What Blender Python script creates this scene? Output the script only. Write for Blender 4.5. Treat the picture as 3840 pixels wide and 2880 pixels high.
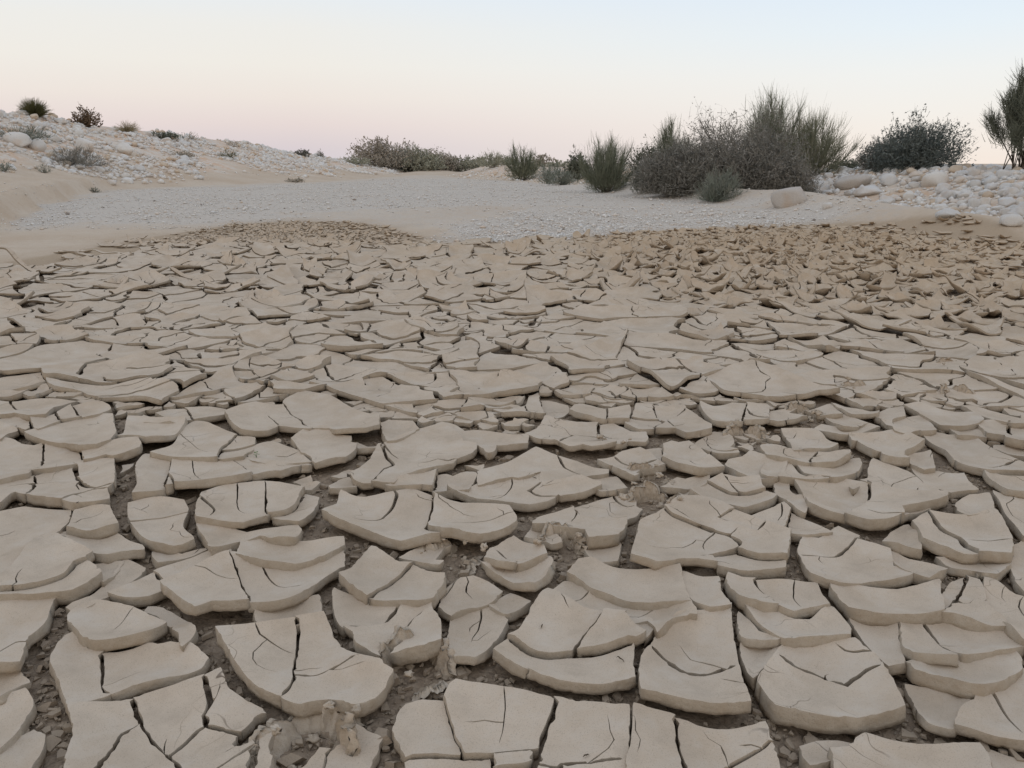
import bpy, math, random
import numpy as np
from mathutils.geometry import delaunay_2d_cdt
from mathutils import Vector

for o in list(bpy.data.objects):
    bpy.data.objects.remove(o)
S = bpy.context.scene
COL = S.collection
rad = math.radians

# ------------------------------------------------------------------ camera
CAMZ, PITCH, FPX = 1.06, rad(15.9), 2900.0          # metres, radians, focal length in photo pixels (3840 wide)
cam = bpy.data.objects.new("camera", bpy.data.cameras.new("camera"))
COL.objects.link(cam)
cam.location = (0, 0, CAMZ)
cam.rotation_euler = (rad(90) - PITCH, 0, 0)
cam.data.sensor_width = 36.0
cam.data.lens = 36.0 * FPX / 3840.0
cam.data.clip_start = 0.05
cam.data.clip_end = 8000
S.camera = cam

# ------------------------------------------------------------------ dusk sky, glow of the set sun behind the camera, exposure
SUN_EL, SUN_AZ = rad(9), rad(205)                      # direction the glow comes from, azimuth from +Y clockwise
w = bpy.data.worlds.new("World")
S.world = w
w.use_nodes = True
nt = w.node_tree
nt.nodes.clear()
def WN(t, **k):
    n = nt.nodes.new(t)
    for a, b in k.items():
        setattr(n, a, b)
    return n
def ramp(node, stops):
    cr = node.color_ramp
    while len(cr.elements) > 1:
        cr.elements.remove(cr.elements[-1])
    cr.elements[0].position = stops[0][0]
    cr.elements[0].color = (*stops[0][1], 1)
    for p, c in stops[1:]:
        e = cr.elements.new(p)
        e.color = (*c, 1)
def lin(r, g, b):
    return tuple((c / 255 / 12.92) if c < 10 else ((c / 255 + .055) / 1.055) ** 2.4 for c in (r, g, b))
outw = WN("ShaderNodeOutputWorld")
bg = WN("ShaderNodeBackground")
sky = WN("ShaderNodeTexSky", sky_type='NISHITA', sun_disc=False, sun_elevation=rad(2), sun_rotation=SUN_AZ, dust_density=2.0)
skyk = WN("ShaderNodeVectorMath", operation='SCALE')
skyk.inputs['Scale'].default_value = 0.10
tc = WN("ShaderNodeTexCoord")
sep = WN("ShaderNodeSeparateXYZ")
nt.links.new(tc.outputs['Generated'], sep.inputs[0])
rl, rr, rb = WN("ShaderNodeValToRGB"), WN("ShaderNodeValToRGB"), WN("ShaderNodeValToRGB")
# sin(elevation) -> colour: belt of Venus opposite the sunset, then cream, then pale blue
ramp(rl, [(0.0, lin(205, 198, 204)), (.018, lin(210, 200, 203)), (.045, lin(222, 209, 206)), (.075, lin(229, 220, 213)), (.11, lin(231, 227, 220)),
          (.15, lin(229, 228, 224)), (.19, lin(222, 228, 233)), (.32, lin(208, 220, 234)), (1.0, lin(200, 209, 224))])
ramp(rr, [(0.0, lin(237, 224, 213)), (.025, lin(237, 228, 219)), (.055, lin(235, 231, 225)), (.095, lin(232, 233, 231)), (.14, lin(223, 232, 238)),
          (.19, lin(214, 227, 240)), (.32, lin(206, 219, 236)), (1.0, lin(200, 209, 224))])
ramp(rb, [(0.0, (.74, .57, .44)), (.10, (.84, .69, .56)), (.25, (.80, .73, .65)), (.5, (.70, .71, .72)), (1.0, lin(200, 209, 224))])
for r_ in (rl, rr, rb):
    nt.links.new(sep.outputs['Z'], r_.inputs[0])
mx = WN("ShaderNodeMapRange")
mx.inputs['From Min'].default_value, mx.inputs['From Max'].default_value = -.25, .42
nt.links.new(sep.outputs['X'], mx.inputs[0])
m1 = WN("ShaderNodeMix", data_type='RGBA')
nt.links.new(mx.outputs[0], m1.inputs['Factor'])
nt.links.new(rl.outputs[0], m1.inputs['A'])
nt.links.new(rr.outputs[0], m1.inputs['B'])
my = WN("ShaderNodeMapRange", interpolation_type='SMOOTHSTEP')
my.inputs['From Min'].default_value, my.inputs['From Max'].default_value = .45, -.6
nt.links.new(sep.outputs['Y'], my.inputs[0])
m2 = WN("ShaderNodeMix", data_type='RGBA')
nt.links.new(my.outputs[0], m2.inputs['Factor'])
nt.links.new(m1.outputs['Result'], m2.inputs['A'])
nt.links.new(rb.outputs[0], m2.inputs['B'])
m3 = WN("ShaderNodeMix", data_type='RGBA')              # the twilight bands over the physical sky
m3.inputs['Factor'].default_value = .96
nt.links.new(sky.outputs[0], skyk.inputs[0])
nt.links.new(skyk.outputs[0], m3.inputs['A'])
nt.links.new(m2.outputs['Result'], m3.inputs['B'])
nt.links.new(m3.outputs['Result'], bg.inputs['Color'])
bg.inputs['Strength'].default_value = .97
nt.links.new(bg.outputs[0], outw.inputs[0])

sun = bpy.data.objects.new("sun", bpy.data.lights.new("sun", 'SUN'))
COL.objects.link(sun)
sun.data.energy = 0.22
sun.data.angle = rad(40)
sun.data.color = (1.0, .85, .70)
sdir = Vector((math.sin(SUN_AZ) * math.cos(SUN_EL), math.cos(SUN_AZ) * math.cos(SUN_EL), math.sin(SUN_EL)))
sun.rotation_euler = sdir.to_track_quat('Z', 'Y').to_euler()
sun.location = (0, 0, 20)

S.view_settings.view_transform = 'Standard'
S.view_settings.look = 'None'
S.view_settings.exposure = 0.22
S.view_settings.gamma = 1.0
S.render.engine = 'CYCLES'
S.cycles.max_bounces = 6
S.cycles.diffuse_bounces = 4

# ------------------------------------------------------------------ helpers
rng = np.random.default_rng(7)
random.seed(7)

def hsh(ix, iy, seed):
    n = (ix.astype(np.int64) * 374761393 + iy.astype(np.int64) * 668265263 + int(seed) * 974711) & 0xFFFFFFFF
    n = ((n ^ (n >> 13)) * 1274126177) & 0xFFFFFFFF
    return ((n ^ (n >> 16)) & 0xFFFFFF) / float(0xFFFFFF)

def vs(x, y, seed=0):                                     # the same noise for one point
    ix, iy = math.floor(x), math.floor(y)
    fx, fy = x - ix, y - iy
    fx = fx * fx * (3 - 2 * fx); fy = fy * fy * (3 - 2 * fy)
    def h(a, b):
        n = (a * 374761393 + b * 668265263 + int(seed) * 974711) & 0xFFFFFFFF
        n = ((n ^ (n >> 13)) * 1274126177) & 0xFFFFFFFF
        return ((n ^ (n >> 16)) & 0xFFFFFF) / 16777215.0
    return ((h(ix, iy) * (1 - fx) + h(ix + 1, iy) * fx) * (1 - fy) + (h(ix, iy + 1) * (1 - fx) + h(ix + 1, iy + 1) * fx) * fy) * 2 - 1

def vn(x, y, seed=0):
    if isinstance(x, (float, int)) and isinstance(y, (float, int)): return vs(x, y, seed)
    x = np.asarray(x, float); y = np.asarray(y, float)
    ix, iy = np.floor(x), np.floor(y)
    fx, fy = x - ix, y - iy
    fx = fx * fx * (3 - 2 * fx); fy = fy * fy * (3 - 2 * fy)
    a, b = hsh(ix, iy, seed), hsh(ix + 1, iy, seed)
    c, d = hsh(ix, iy + 1, seed), hsh(ix + 1, iy + 1, seed)
    return ((a * (1 - fx) + b * fx) * (1 - fy) + (c * (1 - fx) + d * fx) * fy) * 2 - 1

def fbm(x, y, seed=0, oc=4):
    s = 0; a = .5; f = 1
    for i in range(oc):
        s = s + a * vn(x * f + 17.3 * i, y * f - 9.1 * i, seed + i)
        a *= .5; f *= 2.03
    return s

def sst(a, b, x):
    if isinstance(x, (float, int)):
        t = min(1.0, max(0.0, (x - a) / (b - a)))
        return t * t * (3 - 2 * t)
    t = np.clip((x - a) / (b - a), 0, 1)
    return t * t * (3 - 2 * t)

def ray(u, v):                                           # direction through a photo pixel
    dx, dy = (u - 1920) / FPX, (1440 - v) / FPX
    c, s = math.cos(PITCH), math.sin(PITCH)
    return np.array([dx, c + dy * s, -s + dy * c])

def plan(u, v, z=0.06):                                  # photo pixel -> point on the level z
    d = ray(u, v)
    t = (z - CAMZ) / d[2]
    return d[0] * t, d[1] * t

def seen(x, y, z):                                       # world point -> photo pixel
    c, s = math.cos(PITCH), math.sin(PITCH)
    dz = z - CAMZ
    dep = y * c - dz * s
    return 1920 + FPX * x / dep, 1440 - FPX * (y * s + dz * c) / dep, dep

def pip(px, py, poly):
    inside = np.zeros(px.shape, bool)
    n = len(poly); j = n - 1
    for i in range(n):
        xi, yi = poly[i]; xj, yj = poly[j]
        if yi != yj:
            inside ^= ((yi > py) != (yj > py)) & (px < (xj - xi) * (py - yi) / (yj - yi) + xi)
        j = i
    return inside

def dseg(P, poly):                                       # distance of points to a closed outline
    if len(P) == 0: return np.zeros(0)
    A = poly; D = np.roll(poly, -1, 0) - A
    L = (D * D).sum(1) + 1e-12
    res = []
    for i in range(0, len(P), 4000):
        q = P[i:i + 4000, None, :] - A[None]
        t = np.clip((q * D[None]).sum(2) / L, 0, 1)
        q = q - t[..., None] * D[None]
        res.append((q * q).sum(2).min(1))
    return np.sqrt(np.concatenate(res))

def area(p):
    x, y = p[:, 0], p[:, 1]
    return .5 * float(np.sum(x * np.roll(y, -1) - np.roll(x, -1) * y))

def new_mesh(name, V, F, mats, smooth=True, fm=None):
    me = bpy.data.meshes.new(name)
    V = np.asarray(V, np.float32)
    if isinstance(F, np.ndarray):
        k = F.shape[1]
        me.vertices.add(len(V)); me.vertices.foreach_set("co", V.ravel())
        me.loops.add(F.size); me.loops.foreach_set("vertex_index", F.astype(np.int32).ravel())
        me.polygons.add(len(F)); me.polygons.foreach_set("loop_start", np.arange(0, F.size, k, dtype=np.int32))
        me.update(calc_edges=True)
    else:
        me.from_pydata(V.tolist(), [], F)
        me.update()
    for m in mats:
        me.materials.append(m)
    if smooth:
        me.polygons.foreach_set("use_smooth", np.ones(len(me.polygons), bool))
    if fm is not None:
        me.polygons.foreach_set("material_index", np.asarray(fm, np.int32))
    return me

def link(name, me, parent=None, loc=(0, 0, 0), rot=None, label=None, cat=None, group=None, kind=None):
    o = bpy.data.objects.new(name, me)
    COL.objects.link(o)
    o.location = loc
    if rot is not None:
        o.rotation_euler = rot
    if parent is not None:
        o.parent = parent
    if label: o["label"] = label
    if cat: o["category"] = cat
    if group: o["group"] = group
    if kind: o["kind"] = kind
    return o

# ------------------------------------------------------------------ materials
def mat(name):
    m = bpy.data.materials.new(name)
    m.use_nodes = True
    t = m.node_tree
    b = t.nodes["Principled BSDF"]
    b.inputs['Specular IOR Level'].default_value = .15
    b.inputs['Roughness'].default_value = .95
    return m, t, b

def nz(t, scale, detail=4, rough=.55, vec=None, typ='ShaderNodeTexNoise'):
    n = t.nodes.new(typ)
    n.inputs['Scale'].default_value = scale
    if typ == 'ShaderNodeTexNoise':
        n.inputs['Detail'].default_value = detail
        n.inputs['Roughness'].default_value = rough
    if vec is not None:
        t.links.new(vec, n.inputs['Vector'])
    return n

def mixc(t, fac, a, b):
    m = t.nodes.new('ShaderNodeMix'); m.data_type = 'RGBA'
    for k, v in (('Factor', fac), ('A', a), ('B', b)):
        if hasattr(v, 'is_output'):
            t.links.new(v, m.inputs[k])
        elif k == 'Factor':
            m.inputs[k].default_value = v
        else:
            m.inputs[k].default_value = (*v, 1)
    return m.outputs['Result']

def mapr(t, v, a, b, c=0.0, d=1.0):
    m = t.nodes.new('ShaderNodeMapRange')
    for k, x in zip(('From Min', 'From Max', 'To Min', 'To Max'), (a, b, c, d)):
        m.inputs[k].default_value = x
    t.links.new(v, m.inputs[0])
    return m.outputs[0]

def bump(t, b, h, strength, dist):
    n = t.nodes.new('ShaderNodeBump')
    n.inputs['Strength'].default_value = strength
    n.inputs['Distance'].default_value = dist
    t.links.new(h, n.inputs['Height'])
    prev = b.inputs['Normal'].links[0].from_socket if b.inputs['Normal'].links else None
    if prev: t.links.new(prev, n.inputs['Normal'])
    t.links.new(n.outputs[0], b.inputs['Normal'])

MUD_A, MUD_B = (.488, .394, .300), (.560, .468, .372)
def mud_material(name, a, b2, side):
    m, t, b = mat(name)
    geo = t.nodes.new('ShaderNodeNewGeometry')
    P = geo.outputs['Position']
    sp = t.nodes.new('ShaderNodeSeparateXYZ'); t.links.new(P, sp.inputs[0])
    n1 = nz(t, 5.0, 5, .6, P); n2 = nz(t, 420.0, 2, .5, P); n3 = nz(t, 38.0, 4, .6, P)
    c = mixc(t, mapr(t, n1.outputs['Fac'], .35, .68), a, b2)
    far = mixc(t, mapr(t, n3.outputs['Fac'], .3, .7), *(((.34, .245, .16), (.40, .305, .215)) if side else ((.445, .340, .232), (.49, .395, .292))))   # sandier, browner silt towards the far edge
    fy = t.nodes.new('ShaderNodeMath'); fy.operation = 'MULTIPLY_ADD'
    t.links.new(sp.outputs['X'], fy.inputs[0]); fy.inputs[1].default_value = 1.0
    t.links.new(sp.outputs['Y'], fy.inputs[2])
    c = mixc(t, mapr(t, fy.outputs[0], 5.2, 13, 0, .9), c, far)
    c = mixc(t, mapr(t, n2.outputs['Fac'], .44, .30, 0, .42), c, (.20, .165, .125))         # dark grains in the silt
    st = nz(t, 16.0, 3, .7, P)
    c = mixc(t, mapr(t, st.outputs['Fac'], .62, .78, 0, .22), c, (.50, .40, .28))           # ochre stains
    n0 = nz(t, 1.3, 4, .65, P)
    c = mixc(t, mapr(t, n0.outputs['Fac'], .50, .30, 0, .40), c, (.375, .315, .25))          # patches that dried later
    if not side:                                          # hair cracks that come and go, and pale salt bloom
        wv = t.nodes.new('ShaderNodeVectorMath'); wv.operation = 'MULTIPLY_ADD'
        wn = nz(t, 3.5, 3, .6, P); t.links.new(wn.outputs['Color'], wv.inputs[0]); wv.inputs[1].default_value = (.22, .22, .22); t.links.new(P, wv.inputs[2])
        vo = nz(t, 7.5, vec=wv.outputs[0], typ='ShaderNodeTexVoronoi'); vo.feature = 'DISTANCE_TO_EDGE'
        gate = nz(t, 2.6, 3, .6, P)
        hm = t.nodes.new('ShaderNodeMath'); hm.operation = 'MULTIPLY'
        t.links.new(mapr(t, vo.outputs['Distance'], .011, .004), hm.inputs[0]); t.links.new(mapr(t, gate.outputs['Fac'], .57, .66), hm.inputs[1])
        c = mixc(t, hm.outputs[0], c, (.20, .155, .115))
        sb = nz(t, 9.0, 6, .7, P)
        c = mixc(t, mapr(t, sb.outputs['Fac'], .50, .72, 0, .55), c, (.57, .51, .44))
        c = mixc(t, mapr(t, sb.outputs['Fac'], .47, .28, 0, .50), c, (.36, .295, .23))
    if side:
        c = mixc(t, mapr(t, n3.outputs['Fac'], .40, .66, .0, .55), c, (.33, .265, .195))
    t.links.new(c, b.inputs['Base Color'])
    bump(t, b, n2.outputs['Fac'], .35 if side else .22, .002)
    bump(t, b, n3.outputs['Fac'], .8 if side else .22, .006)
    return m
M_TOP = mud_material('dried_mud_skin', MUD_A, MUD_B, False)
M_SIDE = mud_material('dried_mud_break', (.385, .325, .255), (.445, .385, .312), True)

def leafmat(name, c1, c2):
    m, t, b = mat(name)
    geo = t.nodes.new('ShaderNodeNewGeometry')
    n1 = nz(t, 2.2, 3, .6, geo.outputs['Position'])
    oi = t.nodes.new('ShaderNodeObjectInfo')
    c = mixc(t, mapr(t, n1.outputs['Fac'], .35, .65), c1, c2)
    t.links.new(c, b.inputs['Base Color'])
    b.inputs['Roughness'].default_value = .8
    return m

def stonemat(name, c1, c2, stain):
    m, t, b = mat(name)
    tcn = t.nodes.new('ShaderNodeTexCoord')
    oi = t.nodes.new('ShaderNodeObjectInfo')
    n1 = nz(t, 3.0, 5, .6, tcn.outputs['Object']); n2 = nz(t, 22.0, 4, .65, tcn.outputs['Object'])
    geo = t.nodes.new('ShaderNodeNewGeometry')
    n3 = nz(t, 1.7, 3, .6, geo.outputs['Position'])
    c = mixc(t, mapr(t, n2.outputs['Fac'], .35, .65), c1, c2)
    c = mixc(t, mapr(t, n3.outputs['Fac'], .5, .72, 0, .75), c, stain)
    t.links.new(c, b.inputs['Base Color'])
    bump(t, b, n2.outputs['Fac'], .6, .035)
    return m
M_STAINED = stonemat('stained_boulder', (.54, .50, .46), (.45, .41, .37), (.44, .31, .21))
M_STONE = [stonemat('pale_limestone', (.76, .735, .70), (.62, .60, .57), (.60, .46, .34)),
           stonemat('grey_limestone', (.69, .68, .665), (.58, .57, .555), (.57, .46, .36)),
           stonemat('tan_limestone', (.58, .46, .34), (.62, .54, .45), (.50, .34, .22))]

# ------------------------------------------------------------------ the lie of the land (one height function everything stands on)
def left_foot(y):  return np.interp(y, [0, 10, 17, 26, 31, 36, 44, 63, 76, 95], [-14, -12.8, -12.8, -14.6, -15.4, -13.0, -10.6, -8.6, -8.2, -8])
def left_crest(y): return np.interp(y, [0, 19, 38, 45, 52, 60, 70, 80, 95], [-27, -25, -23, -22.4, -20.4, -18.0, -14.6, -12, -11])
def left_top(y):   return np.interp(y, [0, 19, 30, 38, 45, 52, 60, 70, 78, 95], [3.6, 3.6, 3.5, 3.3, 3.15, 2.75, 2.15, 1.25, .8, .8])
def right_foot(y): return np.interp(y, [0, 11.5, 13.8, 19, 23, 28, 33, 41, 53, 62, 75, 100], [8.6, 7.6, 7.3, 6.8, 5.6, 4.5, 3.0, 1.3, -2.6, -5.0, -6.5, -7])
def mud_dip(x, y): return 0
LEFT_LINE = np.array([(y_, x_) for y_, x_ in ((6, -9.0), (12, -8.2), (13.2, -8.6), (19, -11.0), (25, -13.4), (31, -15.8))])
def bank_left(x, y):                                     # low scarp of caked sand left of the gravel
    e = np.interp(y, LEFT_LINE[:, 0], LEFT_LINE[:, 1]) + .45 * fbm(x * .6, y * .6, 77)
    return .42 * sst(-.05, .40, e - x) * sst(9, 14, y) * (1 - sst(29, 33, y)) * (1 + .25 * fbm(x * 2.2, y * 2.2, 78))
def land(x, y):
    x = np.asarray(x, float); y = np.asarray(y, float)
    ya = np.clip(y, 0, 400)
    lf, lc, lt = left_foot(ya), left_crest(ya), left_top(ya)
    t = np.clip((lf - x) / (lf - lc), 0, 1.15)
    zl = lt * np.where(t < 1, t ** 1.25, 1 - .0 * t) * (1 + .10 * fbm(x * .35, y * .35, 3)) + np.where(t > 0, .06 * fbm(x * .9, y * .9, 5), 0) * sst(0, .2, t)
    rf = right_foot(ya)
    tr = np.clip((x - rf - .9 * sst(9, 12, y) * (1 - sst(28, 38, y))) / 4.6, 0, 1)
    zr = (.86 + .16 * fbm(x * .12, y * .12, 8)) * sst(0, 1, tr) * np.where(y > 8, 1, sst(-4, 8, y) * .9 + .1) + sst(0, .3, tr) * .07 * fbm(x * .7, y * .7, 9)
    ridge = (.34 * np.exp(-((x - (rf - .6)) / .7) ** 2) - .16 * np.exp(-((x - (rf + .7)) / .6) ** 2)) * sst(9.5, 12, y) * (1 - sst(26, 36, y))
    zf = .30 * sst(66, 76, y - .25 * x + 1.2 * fbm(x * .2, y * .2, 4)) + .16 * fbm(x * .05, y * .05, 31) * sst(80, 110, y)
    bed = .14 * sst(12.0, 18, y) * (1 + .35 * fbm(x * .25, y * .25, 12)) + .035 * fbm(x * .5, y * .5, 14) * sst(9, 13, y)
    back = .5 * sst(-2, -12, y)
    far = sst(120, 400, np.hypot(x, y))
    z = np.maximum(np.maximum(zl, zr), zf) + ridge + bank_left(x, y) + bed * (1 - sst(0, .3, np.maximum(t, tr))) + back
    z = z * (1 - far) + .55 * far
    z = z + .007 * fbm(x * 9, y * 9, 20) * (1 - sst(9, 13, y)) + .003 * vn(x * 47, y * 47, 23) * (1 - sst(4, 7, y))
    return z

def hit(u, v, y0=5.0, y1=140.0):                         # where the ray of a photo pixel meets the land
    d = ray(u, v)
    ys = np.linspace(y0, y1, 4000)
    tt = ys / d[1]
    zz = CAMZ + d[2] * tt
    g = land(d[0] * tt, ys)
    k = np.argmax(zz <= g)
    if not (zz <= g).any():
        k = len(ys) - 1
    return float(d[0] * tt[k]), float(ys[k]), float(g[k])

DS = 3840.0 / 2212.0                                     # working pixels of the traced outlines -> photo pixels
def outline(pts, z):
    return np.array([plan(u * DS, v * DS, z) for u, v in pts])
GRAVEL = [outline([(235, 412), (520, 404), (880, 386), (1000, 387), (1160, 397), (1400, 420), (1570, 438), (1700, 452), (1450, 444), (900, 450), (640, 462), (420, 476), (200, 470), (0, 476), (0, 448), (130, 440)], .12),
          outline([(930, 524), (985, 485), (1150, 457), (1500, 452), (1750, 464), (1850, 480), (1500, 490), (1200, 508), (1050, 520)], .05)]
MUD_EDGE = outline([(-700, 700), (-260, 590), (0, 547), (180, 520), (330, 497), (500, 476), (640, 470), (740, 472), (830, 480), (895, 496), (960, 508), (1060, 507), (1200, 502), (1400, 488),
                    (1620, 480), (1820, 478), (2000, 490), (2130, 500), (2250, 520), (2500, 600), (2900, 760)], .10)
REGION = np.vstack([MUD_EDGE, [(4.6, 1.2), (3.4, -.9), (-3.4, -.9), (-4.6, 1.2)]])

def soft(poly, X, Y, wd):
    P = np.stack([X.ravel(), Y.ravel()], 1)
    d = dseg(P, poly).reshape(X.shape)
    ins = pip(X, Y, poly)
    d = np.where(ins, d, -d) + wd * .9 * fbm(X * 1.3, Y * 1.3, 40)
    return sst(-wd, wd, d)

def build_ground():
    rs = [0.28]
    while rs[-1] < 6000:
        k = .0085 if rs[-1] < 14 else (.011 if rs[-1] < 110 else .06)
        rs.append(rs[-1] * (1 + k))
    rs = np.array(rs)
    th = np.concatenate([np.linspace(-180, -48, 34)[:-1], np.linspace(-48, 48, 291), np.linspace(48, 180, 34)[1:-1]])
    TH = np.radians(th)
    R, T = np.meshgrid(rs, TH, indexing='ij')
    X, Y = R * np.sin(T), R * np.cos(T)
    Z = land(X, Y)
    n, mcols = X.shape
    idx = np.arange(n * mcols).reshape(n, mcols)
    a = idx[:-1]; b = idx[1:]
    F = np.stack([a, np.roll(a, -1, 1), np.roll(b, -1, 1), b], -1).reshape(-1, 4)
    V = np.stack([X, Y, Z], -1).reshape(-1, 3)
    V = np.vstack([V, [[0, 0, float(land(0, 0))]]])
    me = bpy.data.meshes.new('ground')
    c0 = len(V) - 1
    faces = F.tolist() + [[c0, idx[0, (j + 1) % mcols], idx[0, j]] for j in range(mcols)]
    me.from_pydata(V.tolist(), [], faces)
    me.polygons.foreach_set("use_smooth", np.ones(len(me.polygons), bool))
    near = (R < 120)
    wg = np.zeros(X.shape); wm = np.zeros(X.shape); ws = np.zeros(X.shape)
    q = near
    Xq, Yq = X[q], Y[q]
    wg[q] = np.maximum(soft(GRAVEL[0], Xq, Yq, 1.7), .85 * soft(GRAVEL[1], Xq, Yq, .6))
    wg[q] = np.maximum(wg[q], .46 * sst(11.5, 14, Yq) * sst(-.5, .8, Xq - left_foot(np.clip(Yq, 0, 400))) * (1 - sst(-.6, .3, Xq - right_foot(np.clip(Yq, 0, 400)))) * (1 - sst(64, 70, Yq)))
    wg[q] *= 1 - sst(-.25, .2, np.interp(Yq, LEFT_LINE[:, 0], LEFT_LINE[:, 1]) + .45 * fbm(Xq * .6, Yq * .6, 77) - Xq) * sst(9, 12, Yq) * (1 - sst(29, 33, Yq))
    wm[q] = np.maximum(soft(REGION, Xq, Yq, .12), .75 * soft(REGION, Xq, Yq, .9) * sst(7, 9, Yq))
    ya = np.clip(Yq, 0, 400)
    t = (left_foot(ya) - Xq) / (left_foot(ya) - left_crest(ya))
    tr = (Xq - right_foot(ya)) / 5
    nn = fbm(Xq * .5, Yq * .5, 51)
    ws[q] = np.maximum(sst(.25, .5, t + .35 * nn), .8 * sst(.25, .6, tr + .4 * nn))
    C = np.stack([wg, wm, ws, np.ones_like(wg)], -1).reshape(-1, 4)
    C = np.vstack([C, [[0, 1, 0, 1]]]).astype(np.float32)
    at = me.color_attributes.new('zone', 'FLOAT_COLOR', 'POINT')
    at.data.foreach_set('color', C.ravel())
    m, tt, b = mat('desert_ground')
    vc = tt.nodes.new('ShaderNodeVertexColor'); vc.layer_name = 'zone'
    sp = tt.nodes.new('ShaderNodeSeparateColor'); tt.links.new(vc.outputs[0], sp.inputs[0])
    geo = tt.nodes.new('ShaderNodeNewGeometry'); P = geo.outputs['Position']
    n1 = nz(tt, .5, 5, .6, P); n2 = nz(tt, 7, 5, .65, P); n3 = nz(tt, 45, 3, .6, P)
    sand = mixc(tt, mapr(tt, n1.outputs['Fac'], .35, .65), (.50, .395, .295), (.56, .47, .375))
    sand = mixc(tt, mapr(tt, n2.outputs['Fac'], .5, .75, 0, .45), sand, (.42, .30, .20))
    vo = nz(tt, 26, vec=P, typ='ShaderNodeTexVoronoi')
    gcol = mixc(tt, mapr(tt, n3.outputs['Fac'], .3, .7), (.49, .435, .375), (.62, .56, .49))
    gsep = tt.nodes.new('ShaderNodeSeparateColor'); tt.links.new(vo.outputs['Color'], gsep.inputs[0])
    gcol = mixc(tt, mapr(tt, gsep.outputs[0], .1, .9, 0, .55), gcol, (.44, .395, .35))
    ns = nz(tt, 1.1, 4, .6, P)
    stony = mixc(tt, mapr(tt, ns.outputs['Fac'], .40, .62), (.60, .535, .46), (.58, .385, .25))
    vo2 = nz(tt, 9, vec=P, typ='ShaderNodeTexVoronoi')
    s2 = tt.nodes.new('ShaderNodeSeparateColor'); tt.links.new(vo2.outputs['Color'], s2.inputs[0])
    stony = mixc(tt, mapr(tt, s2.outputs[0], .4, 1, 0, .5), stony, (.70, .67, .63))
    wv = tt.nodes.new('ShaderNodeVectorMath'); wv.operation = 'MULTIPLY_ADD'
    wn = nz(tt, 14, 3, .6, P); tt.links.new(wn.outputs['Color'], wv.inputs[0]); wv.inputs[1].default_value = (.09, .09, .09); tt.links.new(P, wv.inputs[2])
    vo3 = nz(tt, 26, vec=wv.outputs[0], typ='ShaderNodeTexVoronoi'); vo3.feature = 'DISTANCE_TO_EDGE'
    warp = nz(tt, 60, 3, .6, P)
    floor = mixc(tt, mapr(tt, n3.outputs['Fac'], .35, .65), (.235, .178, .128), (.32, .25, .185))
    floor = mixc(tt, mapr(tt, vo3.outputs['Distance'], .06, .01, 0, .4), floor, (.10, .078, .06))
    far = tt.nodes.new('ShaderNodeSeparateXYZ'); tt.links.new(P, far.inputs[0])
    floor = mixc(tt, mapr(tt, far.outputs['Y'], 5, 9, 0, .85), floor, (.42, .322, .225))
    gm = tt.nodes.new('ShaderNodeMath'); gm.operation = 'MULTIPLY_ADD'
    tt.links.new(n2.outputs['Fac'], gm.inputs[0]); gm.inputs[1].default_value = .9
    sub = tt.nodes.new('ShaderNodeMath'); sub.operation = 'SUBTRACT'; tt.links.new(sp.outputs['Red'], sub.inputs[0]); sub.inputs[1].default_value = .45
    tt.links.new(sub.outputs[0], gm.inputs[2])
    c = mixc(tt, mapr(tt, gm.outputs[0], .28, .62), sand, gcol)
    c = mixc(tt, sp.outputs['Blue'], c, stony)
    c = mixc(tt, sp.outputs['Green'], c, floor)
    tt.links.new(c, b.inputs['Base Color'])
    bump(tt, b, n2.outputs['Fac'], .5, .05)
    bump(tt, b, vo3.outputs['Distance'], .5, .01)
    bump(tt, b, n3.outputs['Fac'], .6, .01)
    me.materials.append(m)
    link('ground', me, kind='structure')
build_ground()

# ------------------------------------------------------------------ cracked mud: outlines
def smooth_line(P, closed=True, step=.02, corner=38):
    """round a traced outline between its corners (Catmull-Rom), leaving sharp corners sharp"""
    P = np.asarray(P, float); n = len(P)
    out = []
    rng_i = range(n) if closed else range(n - 1)
    def ang(i):
        if not closed and (i == 0 or i == n - 1): return True
        a = P[i] - P[i - 1]; b = P[(i + 1) % n] - P[i]
        c = np.dot(a, b) / (np.linalg.norm(a) * np.linalg.norm(b) + 1e-9)
        return math.degrees(math.acos(max(-1, min(1, c)))) > corner
    cor = [ang(i) for i in range(n)]
    for i in rng_i:
        j = (i + 1) % n
        p1, p2 = P[i], P[j]
        p0 = P[i - 1] if (closed or i > 0) else p1
        p3 = P[(j + 1) % n] if (closed or j < n - 1) else p2
        if cor[i]: p0 = p1 - .5 * (p2 - p1)
        if cor[j]: p3 = p2 + .5 * (p2 - p1)
        L = np.linalg.norm(p2 - p1)
        k = max(1, int(round(L / step)))
        m1 = (p2 - p0) * .38; m2 = (p3 - p1) * .38
        for q in range(k):
            t = q / k
            h = 2 * t ** 3 - 3 * t * t + 1, t ** 3 - 2 * t * t + t, -2 * t ** 3 + 3 * t * t, t ** 3 - t * t
            out.append(h[0] * p1 + h[1] * m1 + h[2] * p2 + h[3] * m2)
    if not closed: out.append(P[-1])
    return np.array(out)

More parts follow.
